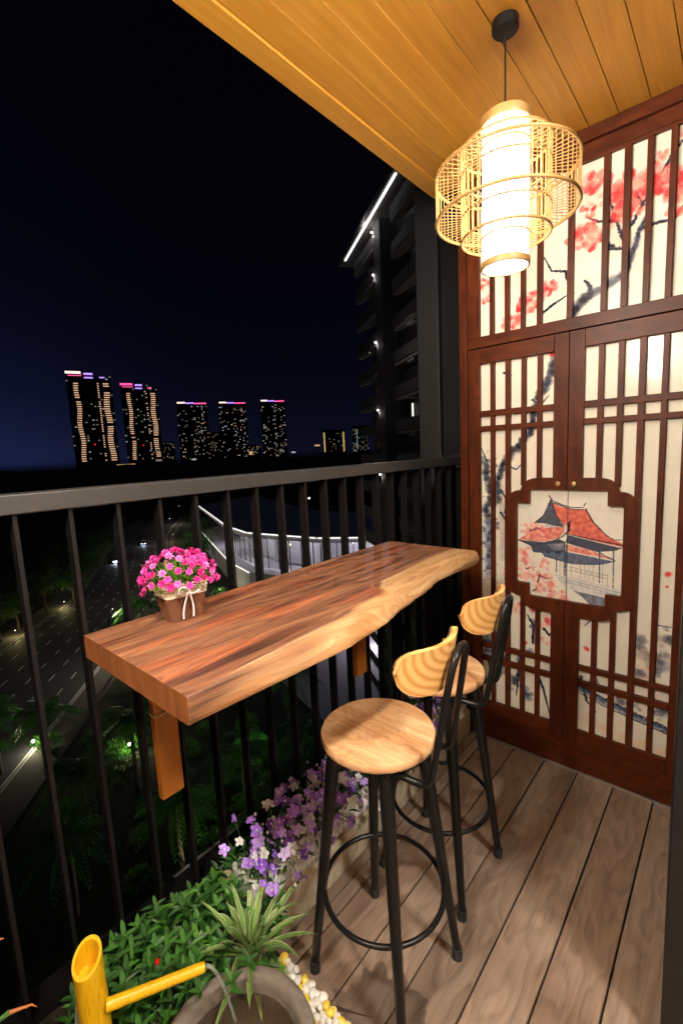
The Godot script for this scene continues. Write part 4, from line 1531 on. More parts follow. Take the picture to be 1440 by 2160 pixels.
# ---------------------------------------------------------------- bamboo spout, stone basin, plants and pebbles
func water_corner() -> void:
	rng.seed = 41
	var yel := noise_mat(51, 0.02, [[0.0, 186, 128, 8], [0.35, 220, 168, 10], [0.7, 232, 184, 16], [1.0, 240, 204, 60]], 3.0, 0.34)
	yel.uv1_world_triplanar = false
	yel.uv1_scale = Vector3(26.0, 1.6, 26.0)
	yel.clearcoat_enabled = true
	yel.clearcoat = 0.3
	yel.clearcoat_roughness = 0.2
	# stone basin
	var ba := thing("stone_basin", "round grey stone water basin sunk among the plants", "basin", Vector3(-0.728, FLOOR - 0.003, -0.412))
	ba.scale = Vector3(0.925, 1.0, 0.925)
	var m := MB.new()
	m.lathe([Vector2(0.0, 0.0), Vector2(0.12, 0.0), Vector2(0.16, 0.05), Vector2(0.182, 0.11), Vector2(0.187, 0.15), Vector2(0.184, 0.164), Vector2(0.176, 0.170), Vector2(0.160, 0.170), Vector2(0.152, 0.165), Vector2(0.147, 0.152), Vector2(0.138, 0.10), Vector2(0.115, 0.06), Vector2(0.0, 0.045)], 72, Vector3.ZERO, 70.0)
	piece("bowl", m, M.stone, ba)
	var wa := thing("basin_water", "still brown water filling the stone basin", "water", Vector3(-0.728, -1.268, -0.412))
	wa.scale = Vector3(0.925, 1.0, 0.925)
	var wm := MB.new()
	var nz := FastNoiseLite.new()
	nz.seed = 3
	nz.frequency = 22.0
	var H := func(r: float, a: float) -> float:
		var p := Vector2(cos(a) * r, sin(a) * r)
		var d := p.distance_to(Vector2(0.045, 0.055))
		return sin(d * 260.0) * 0.0011 * exp(-d * 18.0) + nz.get_noise_2d(p.x, p.y) * 0.0006
	for i in 22:
		for j in 64:
			var q := []
			for k in [[i, j], [i, j + 1], [i + 1, j + 1], [i + 1, j]]:
				var r: float = 0.1445 * k[0] / 22.0
				var a: float = TAU * k[1] / 64.0
				var e := 0.001
				var h: float = H.call(r, a)
				var nx: float = (H.call(r + e, a) - h) / e
				var d := Vector3(cos(a), 0, sin(a))
				q.append([d * r + Vector3(0, h, 0), (Vector3.UP - d * nx).normalized()])
			if i > 0: wm.tri(q[0][0], q[1][0], q[2][0], q[0][1], q[1][1], q[2][1])
			wm.tri(q[0][0], q[2][0], q[3][0], q[0][1], q[2][1], q[3][1])
	var water := mat(0.055, 0.03, 0.012, 0.05)
	water.transparency = BaseMaterial3D.TRANSPARENCY_ALPHA
	water.albedo_color.a = 0.55
	water.metallic_specular = 0.5
	var wo := piece("water_surface", wm, water, wa)
	wo.set_meta("kind", "stuff")
	var bubble := mat(0.55, 0.5, 0.42, 0.12)
	bubble.transparency = BaseMaterial3D.TRANSPARENCY_ALPHA
	bubble.albedo_color.a = 0.35
	var bm := MB.new()
	for i in 46:
		var a := rng.randf() * TAU
		var r := sqrt(rng.randf()) * 0.034
		var s := rng.randf_range(0.004, 0.011)
		bm.blob(Vector3(0.045 + cos(a) * r, 0.003 + 0.012 * (1.0 - r / 0.034), 0.055 + sin(a) * r), Vector3(s, s * 0.8, s), 8, 5)
	piece("bubbling_water", bm, bubble, wa, "stuff")
	# bamboo upright with its side spout
	var bo := thing("bamboo_spout", "yellow bamboo water spout with a slanted open top", "bamboo fountain", Vector3(-0.93, FLOOR, -0.225))
	var R := 0.0275
	var bs := MB.new()
	var cut := func(a: float, r: float) -> float: return 0.424 + r * (-0.55 * cos(a) - 0.62 * sin(a)) * 0.9
	var seg := 36
	for j in seg:
		var a := TAU * j / seg
		var b := TAU * (j + 1) / seg
		var da := Vector3(cos(a), 0, sin(a))
		var db := Vector3(cos(b), 0, sin(b))
		var hs := [0.0, 0.318, 0.323, 0.328, 0.334]
		var rs := [R * 1.02, R, R * 1.035, R * 1.035, R]
		for k in 4:
			bs.tri(da * rs[k] + Vector3.UP * hs[k], db * rs[k] + Vector3.UP * hs[k], db * rs[k + 1] + Vector3.UP * hs[k + 1], da, db, db)
			bs.tri(da * rs[k] + Vector3.UP * hs[k], db * rs[k + 1] + Vector3.UP * hs[k + 1], da * rs[k + 1] + Vector3.UP * hs[k + 1], da, db, da)
		var ri := R - 0.0055
		var ta: Vector3 = da * R + Vector3.UP * cut.call(a, R)
		var tb: Vector3 = db * R + Vector3.UP * cut.call(b, R)
		var ia: Vector3 = da * ri + Vector3.UP * cut.call(a, ri)
		var ib: Vector3 = db * ri + Vector3.UP * cut.call(b, ri)
		bs.tri(da * R + Vector3.UP * 0.334, db * R + Vector3.UP * 0.334, tb, da, db, db)
		bs.tri(da * R + Vector3.UP * 0.334, tb, ta, da, db, da)
		var un := Vector3(0.5, 0.75, 0.5).normalized()
		bs.tri(ta, tb, ib, un, un, un)
		bs.tri(ta, ib, ia, un, un, un)
		var fa := da * ri + Vector3.UP * 0.385
		var fb := db * ri + Vector3.UP * 0.385
		bs.tri(ia, ib, fb, -da, -db, -db)
		bs.tri(ia, fb, fa, -da, -db, -da)
		bs.tri(fa, fb, Vector3.UP * 0.381, Vector3.UP, Vector3.UP, Vector3.UP)
	piece("upright", bs, yel, bo)
	var s0 := Vector3(-0.905, -1.086, -0.245)
	var s1 := Vector3(-0.822, -1.098, -0.412)
	s0 = s0 + (s0 - s1).normalized() * 0.004
	var sp := MB.new(bo.position)
	sp.tube([s0, s0.lerp(s1, 0.5), s0.lerp(s1, 0.97), s1], [0.0118, 0.0108, 0.0105, 0.0098], 20, true)
	piece("spout", sp, yel, bo)
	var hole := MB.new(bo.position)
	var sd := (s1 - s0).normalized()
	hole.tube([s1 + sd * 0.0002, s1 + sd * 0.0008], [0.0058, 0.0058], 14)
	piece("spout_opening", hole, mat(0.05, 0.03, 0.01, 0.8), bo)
	var fall := MB.new()
	var fp := []
	for i in 12:
		var t := i / 11.0
		fp.append(s1 + sd * (0.002 + 0.055 * t) + Vector3(0, -0.196 * t * t - 0.003 * t, 0))
	fall.org = fp[0]
	fall.tube(fp, [0.0048, 0.0044, 0.0041, 0.0039, 0.0037, 0.0036, 0.0035, 0.0034, 0.0034, 0.0034, 0.0035, 0.0038], 12)
	var stream := mat(0.42, 0.44, 0.37, 0.08)
	stream.transparency = BaseMaterial3D.TRANSPARENCY_ALPHA
	stream.albedo_color.a = 0.42
	var fo := piece("water_stream", fall, stream, null, "", fp[0])
	tag(fo, "thin clear stream of water falling from the bamboo spout", "water")
	# clear hose behind the upright
	var ho := MB.new(Vector3(-1.0, FLOOR, -0.21))
	var hp := []
	for p in [Vector3(-0.968, -1.06, -0.212), Vector3(-0.978, -1.12, -0.208), Vector3(-0.984, -1.22, -0.196), Vector3(-0.985, -1.34, -0.185), Vector3(-0.98, -1.40, -0.18)]: hp.append(p)
	ho.tube(hp, [0.0042], 10)
	tag(piece("water_hose", ho, mat(0.32, 0.32, 0.28, 0.25), null, "", Vector3(-1.0, FLOOR, -0.21)), "thin translucent hose running up behind the bamboo upright", "hose")

	# spider plant
	var so := thing("spider_plant", "striped green and cream spider plant at the end of the picket planters", "plant", Vector3(-0.905, -1.305, -0.58))
	for i in 42:
		var lm := MB.new()
		var az := TAU * i / 34.0 * 5.0 + rng.randf() * 0.6
		var el := rng.randf_range(0.3, 1.3) if i % 3 else rng.randf_range(0.9, 1.5)
		var d := Vector3(cos(az) * cos(el), sin(el), sin(az) * cos(el))
		var len := rng.randf_range(0.19, 0.29)
		var wd := rng.randf_range(0.008, 0.0115)
		var side := d.cross(Vector3.UP).normalized() if absf(d.y) < 0.98 else Vector3.RIGHT
		var up := side.cross(d).normalized()
		var prev := []
		var droop := rng.randf_range(0.35, 0.9) * (0.55 + el * 0.3)
		for k in 9:
			var t := k / 8.0
			var ct := d * len * t * (1.0 - 0.12 * droop * t) + Vector3.DOWN * len * droop * pow(t, 2.4) * 0.55
			var w := wd * (0.55 + 0.75 * sin(PI * minf(t * 0.8 + 0.12, 1.0))) * (1.0 - pow(t, 5.0)) * 0.62
			var row := []
			for q in [-1.0, -0.78, 0.0, 0.78, 1.0]: row.append(ct + side * w * q + up * absf(q) * w * 0.42)
			if k > 0:
				for q in 4:
					lm.col = Color(0.66, 0.66, 0.42) if q == 0 or q == 3 else (Color(0.22, 0.38, 0.09) if (i % 4) else Color(0.15, 0.29, 0.06))
					var nn := (up + side * (-0.35 if q < 2 else 0.35) * -1.0).normalized()
					lm.tri(prev[q], row[q], row[q + 1], nn, nn, nn)
					lm.tri(prev[q], row[q + 1], prev[q + 1], nn, nn, nn)
			prev = row
		piece("leaf", lm, M.vc, so)

	# bushy ground cover: paired pointed leaves on short stems
	var go := thing("leafy_plant", "dense bushy green plant filling the corner behind the bamboo spout", "plant", Vector3(-1.0, FLOOR, -0.42))
	var lms := []
	for v in 4:
		var l := MB.new()
		l.leaf(Vector3.ZERO, Vector3.RIGHT, Vector3.UP, 0.034 + 0.004 * v, 0.0125 + 0.001 * v, 0.25 + 0.12 * v, 4, 0.28, 0.8)
		lms.append(l.mesh())
	var rest := [MB.new(), MB.new()]
	var stems := MB.new()
	var count := 0
	var spots := []
	for i in 330:
		var x := rng.randf_range(-1.15, -0.80)
		var z := rng.randf_range(-0.70, -0.14)
		var dd := Vector2(x + 0.728, z + 0.412).length()
		if dd < 0.166: continue
		if Vector2(x + 0.93, z + 0.225).length() < 0.04: continue
		if Vector2(x + 0.905, z + 0.58).length() < 0.07: continue
		if z < -0.56 and x > -0.9: continue
		if z > -0.235 and x < -0.90: continue
		spots.append(Vector2(x, z))
	for q in spots:
		var dd := Vector2(q.x + 1.0, (q.y + 0.42) * 0.8).length()
		var top := -1.19 - 0.09 * clampf(dd / 0.28, 0.0, 1.0) + rng.randf_range(-0.05, 0.025)
		var b := Vector3(q.x, minf(-1.36 if q.x > -0.94 else -1.28, top - 0.02), q.y)
		var t := Vector3(q.x + rng.randfn() * 0.02, top, q.y + rng.randfn() * 0.02)
		stems.tube([b - go.position, t - go.position], [0.0016, 0.0012], 5)
		for lev in 3:
			for k in 4:
				var az := rng.randf() * 0.5 + PI / 2 * k + lev * 0.8
				var el := rng.randf_range(-0.15, 0.65) + (0.35 if lev == 0 else 0.0)
				var d := Vector3(cos(az) * cos(el), sin(el), sin(az) * cos(el))
				var p := t.lerp(b, lev * 0.24) - go.position
				var bas := Basis(d, Vector3.UP.slide(d).normalized(), d.cross(Vector3.UP).normalized()).orthonormalized()
				var tr := Transform3D(bas.scaled_local(Vector3.ONE * rng.randf_range(0.75, 1.15)), p)
				if count < 290 and (lev < 2 and rng.randf() < 0.55):
					var lf := piece("leaf", lms[rng.randi() % 4], [M.leafd, M.leafm, M.leafd, M.leafl][rng.randi() % 4], go)
					lf.transform = tr
					count += 1
				else:
					var r: MB = rest[rng.randi() % 2]
					r.leaf(p, d, Vector3.UP, rng.randf_range(0.03, 0.044), 0.014, 0.3, 3, 0.26, 0.8)
	piece("small_leaves", rest[0], M.leafd, go, "stuff")
	piece("small_leaves", rest[1], M.leafm, go, "stuff")
	piece("stems", stems, M.leafm, go, "stuff")
	var rc := MB.new(Vector3(-1.0, -1.19, -0.37))
	rc.tube([Vector3(-0.975, -1.185, -0.372), Vector3(-0.975, -1.170, -0.374)], [0.0055, 0.0050], 12)
	rc.tube([Vector3(-0.975, -1.170, -0.374), Vector3(-0.975, -1.164, -0.3745)], [0.0028, 0.0018], 8)
	var redm := mat(0.6, 0.01, 0.012, 0.12)
	tag(piece("red_cap", rc, redm, null, "", Vector3(-1.0, -1.19, -0.37)), "tiny glossy red cap showing among the green leaves", "cap")

	# moss cushion and pebbles between basin and deck
	var mo := MB.new(Vector3(-0.86, -1.37, -0.60))
	for i in 900:
		var a := rng.randf() * TAU
		var r := sqrt(rng.randf())
		var p := Vector3(-0.855 + cos(a) * r * 0.055, -1.365 + 0.03 * (1.0 - r * r) + rng.randf() * 0.006, -0.605 + sin(a) * r * 0.042)
		mo.leaf(p, Vector3(rng.randfn(), 1.2 + rng.randf(), rng.randfn()).normalized(), Vector3.RIGHT, rng.randf_range(0.006, 0.013), 0.0022, 0.3, 2, 0.2)
	var moo := piece("moss", mo, M.lime, null, "stuff", Vector3(-0.86, -1.37, -0.60))
	tag(moo, "cushion of bright green moss between basin rim and pebbles", "moss")
	var pm := []
	for v in 3:
		var b := MB.new()
		b.blob(Vector3.ZERO, [Vector3(0.0085, 0.0062, 0.0125), Vector3(0.0095, 0.007, 0.0105), Vector3(0.0075, 0.006, 0.0105)][v], 12, 8)
		pm.append(b.mesh())
	var pw := [mat(0.74, 0.68, 0.58, 0.3), mat(0.62, 0.56, 0.48, 0.3), mat(0.8, 0.56, 0.06, 0.3), mat(0.78, 0.66, 0.26, 0.3)]
	var at := []
	var tries := 0
	while at.size() < 240 and tries < 14000:
		tries += 1
		var x := rng.randf_range(-0.93, -0.592)
		var z := rng.randf_range(-0.672, -0.36)
		var d := Vector2(x + 0.728, z + 0.412).length()
		if d < 0.178 or d > 0.30: continue
		if z > -0.56 and x < -0.728: continue
		if Vector2(x + 0.905, z + 0.58).length() < 0.035: continue
		if Vector2((x + 0.855) / 0.055, (z + 0.605) / 0.042).length() < 0.9: continue
		var y := -1.398 + 0.010 * rng.randf() + 0.012
		var p := Vector3(x, y, z)
		var okk := true
		for q in at:
			if (q - p).length() < 0.0135: okk = false
		if not okk: continue
		at.append(p)
		var yl := rng.randf() < 0.27
		var pb := piece("pebble", pm[rng.randi() % 3], pw[(2 if rng.randf() < 0.7 else 3) if yl else (0 if rng.randf() < 0.7 else 1)], null, "", p)
		pb.rotation = Vector3(rng.randfn() * 0.3, rng.randf() * TAU, rng.randfn() * 0.3)
		pb.scale = Vector3.ONE * rng.randf_range(0.95, 1.4)
		tag(pb, "yellow pebble in the strip between stone basin and deck boards" if yl else "white pebble in the strip between stone basin and deck boards", "pebble", "yellow pebbles round the basin" if yl else "white pebbles round the basin")
	var um := MB.new(Vector3(-0.7, -1.40, -0.6))
	for i in 500:
		var a := -rng.randf() * PI * 0.98
		var r := rng.randf_range(0.175, 0.30)
		var p := Vector3(-0.728 + cos(a) * r, -1.405, -0.412 + sin(a) * r)
		if p.z < -0.668 or p.x > -0.594 or p.x < -0.9: continue
		um.blob(p, Vector3(0.009, 0.006, 0.011) * rng.randf_range(0.7, 1.2), 7, 4)
	tag(piece("pebble_bed", um, pw[1], null, "stuff", Vector3(-0.7, -1.40, -0.6)), "packed lower layer of pale pebbles under the loose ones", "pebbles")
	# leaf tip and stone at the lower left corner
	var al := thing("aloe_plant", "single arching green leaf with an orange tip at the lower left corner", "plant", Vector3(-1.09, -1.28, -0.10))
	for q in [[Vector3(-1.115, -1.150, -0.075), Vector3(-1.095, -1.133, -0.115), Vector3(-1.085, -1.145, -0.152), Vector3(-1.083, -1.158, -0.160)], [Vector3(-1.135, -1.05, -0.04), Vector3(-1.14, -1.005, -0.09), Vector3(-1.14, -1.0, -0.128), Vector3(-1.14, -1.004, -0.132)]]:
		var lm := MB.new(al.position)
		lm.col = Color(0.08, 0.2, 0.05)
		lm.tube([Vector3(-1.09, -1.278, -0.08), q[0], q[1]], [0.007, 0.0065, 0.0055], 8)
		lm.col = Color(0.5, 0.16, 0.05)
		lm.tube([q[1], q[2], q[3]], [0.0045, 0.0022, 0.0006], 8)
		piece("leaf", lm, M.vc, al)
	var wsn := MB.new()
	wsn.blob(Vector3.ZERO, Vector3(0.012, 0.008, 0.014), 12, 8)
	tag(piece("white_stone", wsn, pw[0], null, "", Vector3(-1.02, -1.20, -0.175)), "lone pale stone left of the bamboo upright", "stone")


# ---------------------------------------------------------------- the night outside
const ROAD := [[-36.0, 20.0], [-56.0, 3.0], [-73.0, -11.5], [-84.0, -20.5], [-94.5, -28.5], [-108.0, -40.5], [-124.0, -51.0], [-146.0, -63.0], [-172.0, -76.0], [-206.0, -98.0], [-250.0, -130.0]]


func strip(m: MB, path: Array, off0: float, off1: float, y: float, skip := 0.0, dash := 0.0) -> void:
	var run := 0.0
	for i in path.size() - 1:
		var a := Vector2(path[i][0], path[i][1])
		var b := Vector2(path[i + 1][0], path[i + 1][1])
		var l := a.distance_to(b)
		var k := 0.0
		var step := 1.0 if dash > 0 else l
		var nrm := func(q: int) -> Vector2:
			var p0: Array = path[maxi(q - 1, 0)]
			var p1: Array = path[mini(q + 1, path.size() - 1)]
			var d := (Vector2(p1[0], p1[1]) - Vector2(p0[0], p0[1])).normalized()
			return Vector2(-d.y, d.x)
		while k < l - 0.01:
			var e := minf(k + step, l)
			if dash <= 0.0 or fmod(run + k, dash + skip) < dash:
				var n0: Vector2 = nrm.call(i).lerp(nrm.call(i + 1), k / l)
				var n1: Vector2 = nrm.call(i).lerp(nrm.call(i + 1), e / l)
				var p := a.lerp(b, k / l)
				var q := a.lerp(b, e / l)
				m.face(Vector3(p.x + n0.x * off0, y, p.y + n0.y * off0), Vector3(p.x + n0.x * off1, y, p.y + n0.y * off1), Vector3(q.x + n1.x * off1, y, q.y + n1.y * off1), Vector3(q.x + n1.x * off0, y, q.y + n1.y * off0), Vector3.UP)
			k = e
		run += l


func outside() -> void:
	rng.seed = 61
	var g := MB.new()
	g.face(Vector3(-3500, GROUND, -3500), Vector3(3500, GROUND, -3500), Vector3(3500, GROUND, 3500), Vector3(-3500, GROUND, 3500), Vector3.UP)
	tag(piece("ground", g, noise_mat(61, 0.02, [[0.0, 18, 26, 12], [0.5, 34, 44, 22], [1.0, 62, 62, 34]], 0.05, 0.95)), "dark grass and soil far below the balcony", "", "", "structure")
	var r := MB.new()
	strip(r, ROAD, -9.6, 9.6, GROUND + 0.03)
	tag(piece("road", r, noise_mat(62, 0.05, [[0.0, 52, 52, 56], [0.5, 60, 60, 63], [1.0, 72, 70, 72]], 0.2, 0.7)), "wide dark street with dashed lanes below the balcony", "", "", "structure")
	var pv := MB.new()
	strip(pv, ROAD, 9.9, 13.4, GROUND + 0.12)
	strip(pv, ROAD, -14.5, -9.9, GROUND + 0.12)
	var paving := noise_mat(63, 0.05, [[0.0, 72, 68, 64], [1.0, 98, 92, 86]], 0.3, 0.85)
	tag(piece("pavement", pv, paving), "paved footways along both sides of the street", "", "", "structure")
	var kb := MB.new()
	for s in [-1.0, 1.0]:
		strip(kb, ROAD, s * 9.6, s * 9.9, GROUND + 0.15)
	var pale := mat(0.42, 0.42, 0.4, 0.8)
	tag(piece("kerbstone", kb, pale), "pale kerb edges of the street", "", "", "structure")
	var mk := MB.new()
	for o in [-6.4, -3.2, 0.2, 3.4, 6.5]:
		strip(mk, ROAD, o - 0.09, o + 0.09, GROUND + 0.036, 3.0, 2.0)
	strip(mk, ROAD, 9.2, 9.35, GROUND + 0.036)
	strip(mk, ROAD, -9.3, -9.15, GROUND + 0.036, 1.0, 2.0)
	tag(piece("lane_markings", mk, mat(0.72, 0.72, 0.7, 0.6)), "white dashed lane lines on the street", "", "", "structure")
	# dark wooded rise beyond the street
	var hz := FastNoiseLite.new()
	hz.seed = 8
	hz.frequency = 0.02
	var hl := MB.new()
	for band in [[330.0, 26.0], [560.0, 27.0]]:
		var prev := []
		for i in 61:
			var az := deg_to_rad(-100.0 + i * 1.3)
			var d: float = band[0]
			var top: float = GROUND + band[1] + hz.get_noise_2d(i * 9.0, d) * 7.0
			var u := Vector3(sin(az), 0, -cos(az))
			var row := [u * (d - 60) + Vector3(0, GROUND, 0), u * d + Vector3(0, top, 0), u * (d + 90) + Vector3(0, GROUND, 0)]
			if i > 0:
				for k in 2:
					var nn := Vector3(-u.x, 0.6, -u.z) if k == 0 else Vector3(u.x, 0.6, u.z)
					hl.tri(prev[k], row[k], row[k + 1], nn, nn, nn)
					hl.tri(prev[k], row[k + 1], prev[k + 1], nn, nn, nn)
			prev = row
	tag(piece("hills", hl, mat(0.012, 0.014, 0.012, 0.95)), "low black wooded rise between street and city towers", "", "", "structure")
	street_lamps()
	trees()
	cars()
	podium()
	neighbour_tower()
	city()


func street_lamps() -> void:
	var o := thing("street_lamp", "tall street lamp on the left footway, nearest to the balcony", "street lamp", Vector3.ZERO, "street lamps along the road")
	var p := MB.new()
	p.tube([Vector3(0, 0, 0), Vector3(0, 9.0, 0)], [0.09, 0.06], 8)
	piece("post", p, M.iron, o)
	var a := MB.new()
	a.tube([Vector3(0, 8.9, 0), Vector3(0.9, 9.3, 0), Vector3(2.0, 9.4, 0)], [0.045], 8)
	piece("arm", a, M.iron, o)
	var h := MB.new()
	h.box(Vector3(2.2, 9.40, 0), Vector3(0.7, 0.10, 0.25), 0.03)
	piece("lamp_head", h, M.iron, o)
	var gl := MB.new()
	gl.box(Vector3(2.2, 9.325, 0), Vector3(0.36, 0.05, 0.18), 0.01)
	piece("lamp_glass", gl, glow(0.95, 0.95, 1.0, 4.0), o)
	omni(o, Vector3(2.2, 9.325, 0), Color(1.0, 0.93, 0.82), 60.0, 0.15, 80.0)
	var at := [[-70.5, -25.8], [-98.0, -49.0], [-128.0, -66.5], [-164.0, -85.0], [-205.0, -112.0]]
	var lab := ["", "second street lamp along the road, by the first bend", "third street lamp along the road, where it curves away", "fourth street lamp, far along the curving road", "farthest street lamp where the road disappears"]
	for i in at.size():
		var pos := Vector3(at[i][0], GROUND + 0.12, at[i][1])
		var turn := deg_to_rad(142.0) if i < 2 else deg_to_rad(120.0)
		if i == 0:
			o.position = pos
			o.rotation.y = turn
		else:
			dup(o, pos, lab[i], turn)
	# low garden lights with a bright globe
	var gd := thing("garden_light", "small bright garden globe light among the bushes under the table", "garden light", Vector3.ZERO, "garden lights below the balcony")
	var gp := MB.new()
	gp.tube([Vector3(0, -0.5, 0), Vector3(0, 0.0, 0)], [0.05], 8)
	piece("post", gp, M.iron, gd)
	var gg := MB.new()
	gg.blob(Vector3(0, 0.13, 0), Vector3(0.17, 0.17, 0.17), 12, 8)
	piece("lamp_globe", gg, glow(1.0, 0.95, 0.85, 6.0), gd)
	omni(gd, Vector3(0, 0.13, 0), Color(1.0, 0.95, 0.8), 9.0, 0.15, 30.0)
	var spots := [[-49.1, -31.0, -18.6], [-58.7, -31.0, -12.0], [-91.1, -31.0, -58.6], [-171.3, -24.0, -169.0], [-166.1, -24.0, -190.1], [-27.5, -31.0, -14.6], [-125.0, -24.0, -133.1]]
	var gl2 := ["", "garden globe light at the left near the road bushes", "bright globe light behind the pink flower pot", "distant garden light between the first upper bars", "distant garden light right of centre under the rail", "garden globe light below the near planter", "garden light beyond the lit pavilion"]
	for i in spots.size():
		var pos := Vector3(spots[i][0], spots[i][1], spots[i][2])
		if i == 0: gd.position = pos
		else: dup(gd, pos, gl2[i], 0.0, 1.0 if i < 3 or i == 5 else 2.6)
	var vl := ["low verge light among the trees left of the street", "second low verge light farther along the left trees"]
	for i in 2:
		var v := dup(gd, [Vector3(-101.5, -30.6, -20.5), Vector3(-113.0, -30.6, -32.5)][i], vl[i], 0.0, 0.4)
		for l in v.find_children("*", "OmniLight3D", true, false):
			l.light_energy = 5.0
			l.light_color = Color(1.0, 0.92, 0.62)
	var gr := thing("green_spotlight", "small green garden spotlight glowing below the slab table", "garden light", Vector3(-38.8, -31.0, -26.9))
	var g1 := MB.new()
	g1.blob(Vector3(0, 0.13, 0), Vector3(0.19, 0.19, 0.19), 12, 8)
	piece("lamp_globe", g1, glow(0.45, 1.0, 0.4, 3.0), gr)
	var g2 := MB.new()
	g2.tube([Vector3(0, -1.0, 0), Vector3(0, 0.0, 0)], [0.05], 8)
	piece("post", g2, M.iron, gr)
	omni(gr, Vector3(0, 0.13, 0), Color(0.75, 1.0, 0.65), 4.0, 0.15, 30.0)


func cars() -> void:
	var paint := [mat(0.6, 0.6, 0.62, 0.25), mat(0.5, 0.46, 0.38, 0.25), mat(0.03, 0.035, 0.05, 0.25)]
	var spots := [[-150.0, -59.5, "pale car with lit headlamps far along the curving street"], [-136.0, -62.0, "beige car following the street's far curve"], [-172.0, -79.0, "dark car at the farthest visible bend of the street"]]
	for i in 3:
		var o := thing("car", spots[i][2], "car", Vector3(spots[i][0], GROUND + 0.04, spots[i][1]), "cars on the street")
		o.rotation.y = deg_to_rad(-30.0 if i != 1 else 150.0)
		var b := MB.new()
		b.prism(PackedVector2Array([Vector2(-2.2, 0.35), Vector2(2.2, 0.35), Vector2(2.25, 0.7), Vector2(1.3, 0.92), Vector2(-1.9, 0.95), Vector2(-2.25, 0.8)]), -0.88, 0.88)
		piece("body", b, paint[i], o)
		var c := MB.new()
		c.prism(PackedVector2Array([Vector2(-1.7, 0.93), Vector2(1.1, 0.91), Vector2(0.35, 1.42), Vector2(-1.2, 1.44)]), -0.76, 0.76)
		piece("cabin", c, mat(0.02, 0.02, 0.024, 0.1), o)
		for q in [[1.4, 0.8], [1.4, -0.8], [-1.4, 0.8], [-1.4, -0.8]]:
			var w := MB.new()
			w.tube([Vector3(q[0], 0.32, q[1] - 0.1), Vector3(q[0], 0.32, q[1] + 0.1)], [0.32], 12)
			piece("wheel", w, M.rubber, o)
		for z in [-0.6, 0.6]:
			var h := MB.new()
			h.box(Vector3(2.24, 0.66, z), Vector3(0.08, 0.16, 0.34))
			piece("headlight", h, glow(0.9, 0.95, 1.0, 4.0), o)
			var t := MB.new()
			t.box(Vector3(-2.25, 0.74, z), Vector3(0.08, 0.14, 0.36))
			piece("tail_light", t, glow(1.0, 0.04, 0.02, 1.5), o)
		omni(o, Vector3(2.5, 0.66, 0), Color(0.85, 0.9, 1.0), 5.0, 0.15, 30.0)


func make_tree(label: String, group: String, h: float, rad: float, m1: Material, m2: Material, sd: int) -> Node3D:
	rng.seed = sd
	var o := thing("tree", label, "tree", Vector3.ZERO, group)
	var t := MB.new()
	t.tube([Vector3.ZERO, Vector3(0.15, h * 0.3, 0.1), Vector3(-0.05, h * 0.62, 0.0)], [0.24, 0.19, 0.11], 9)
	for i in 6:
		var a := TAU * i / 6 + rng.randf()
		var b := Vector3(0.1, h * rng.randf_range(0.3, 0.55), 0.05)
		t.tube([b, b + Vector3(cos(a) * rad * 0.4, h * 0.14, sin(a) * rad * 0.4), b + Vector3(cos(a) * rad * 0.75, h * 0.26, sin(a) * rad * 0.75)], [0.1, 0.06, 0.025], 6)
	piece("trunk", t, mat(0.10, 0.07, 0.045, 0.9), o)
	var A := MB.new()
	var B := MB.new()
	for c in 26:
		var ct := Vector3(rng.randfn() * 0.45, rng.randfn() * 0.32, rng.randfn() * 0.45) * rad + Vector3(0, h * 0.72, 0)
		var cr := rad * rng.randf_range(0.18, 0.4)
		for i in 44:
			var d := Vector3(rng.randfn(), rng.randfn() * 0.7, rng.randfn()).normalized()
			var p := ct + d * cr * rng.randf_range(0.6, 1.0)
			(A if rng.randf() < 0.6 else B).leaf(p, (d + Vector3(rng.randfn(), rng.randfn() - 0.3, rng.randfn()) * 0.7).normalized(), Vector3.UP, rng.randf_range(0.35, 0.6), 0.26, 0.3, 2, 0.2)
	var cr := piece("crown", A, m1, o)
	piece("crown_tips", B, m2, cr)
	return o


func make_palm(label: String, group: String, sd: int) -> Node3D:
	rng.seed = sd
	var o := thing("palm_tree", label, "palm tree", Vector3.ZERO, group)
	var t := MB.new()
	var pth := []
	for i in 14: pth.append(Vector3(0.25 * sin(i * 0.2), i * 0.62, 0.0))
	var rr := []
	for i in 14: rr.append(0.2 - i * 0.006 + (0.015 if i % 2 else 0.0))
	t.tube(pth, rr, 10)
	piece("trunk", t, mat(0.16, 0.12, 0.08, 0.9), o)
	var top: Vector3 = pth[13]
	for i in 22:
		var az := TAU * i / 22 + rng.randf() * 0.3
		var el := rng.randf_range(-0.2, 1.1)
		var d := Vector3(cos(az) * cos(el), sin(el), sin(az) * cos(el))
		var f := MB.new()
		var side := d.cross(Vector3.UP).normalized()
		var prev := top
		for k in range(1, 15):
			var q := k / 14.0
			var p := top + d * 3.4 * q + Vector3.DOWN * 1.9 * q * q
			f.tube([prev, p], [0.03 * (1.1 - q)], 4, false)
			for s in [-1.0, 1.0]:
				f.leaf(p, (side * s + (p - prev).normalized() * 0.7 + Vector3.DOWN * 0.35).normalized(), Vector3.UP, 1.1 * sin(PI * (0.15 + q * 0.75)), 0.15, 0.5, 3, 0.1)
			prev = p
		piece("frond", f, M.leafd if i % 3 else M.leafm, o)
	return o


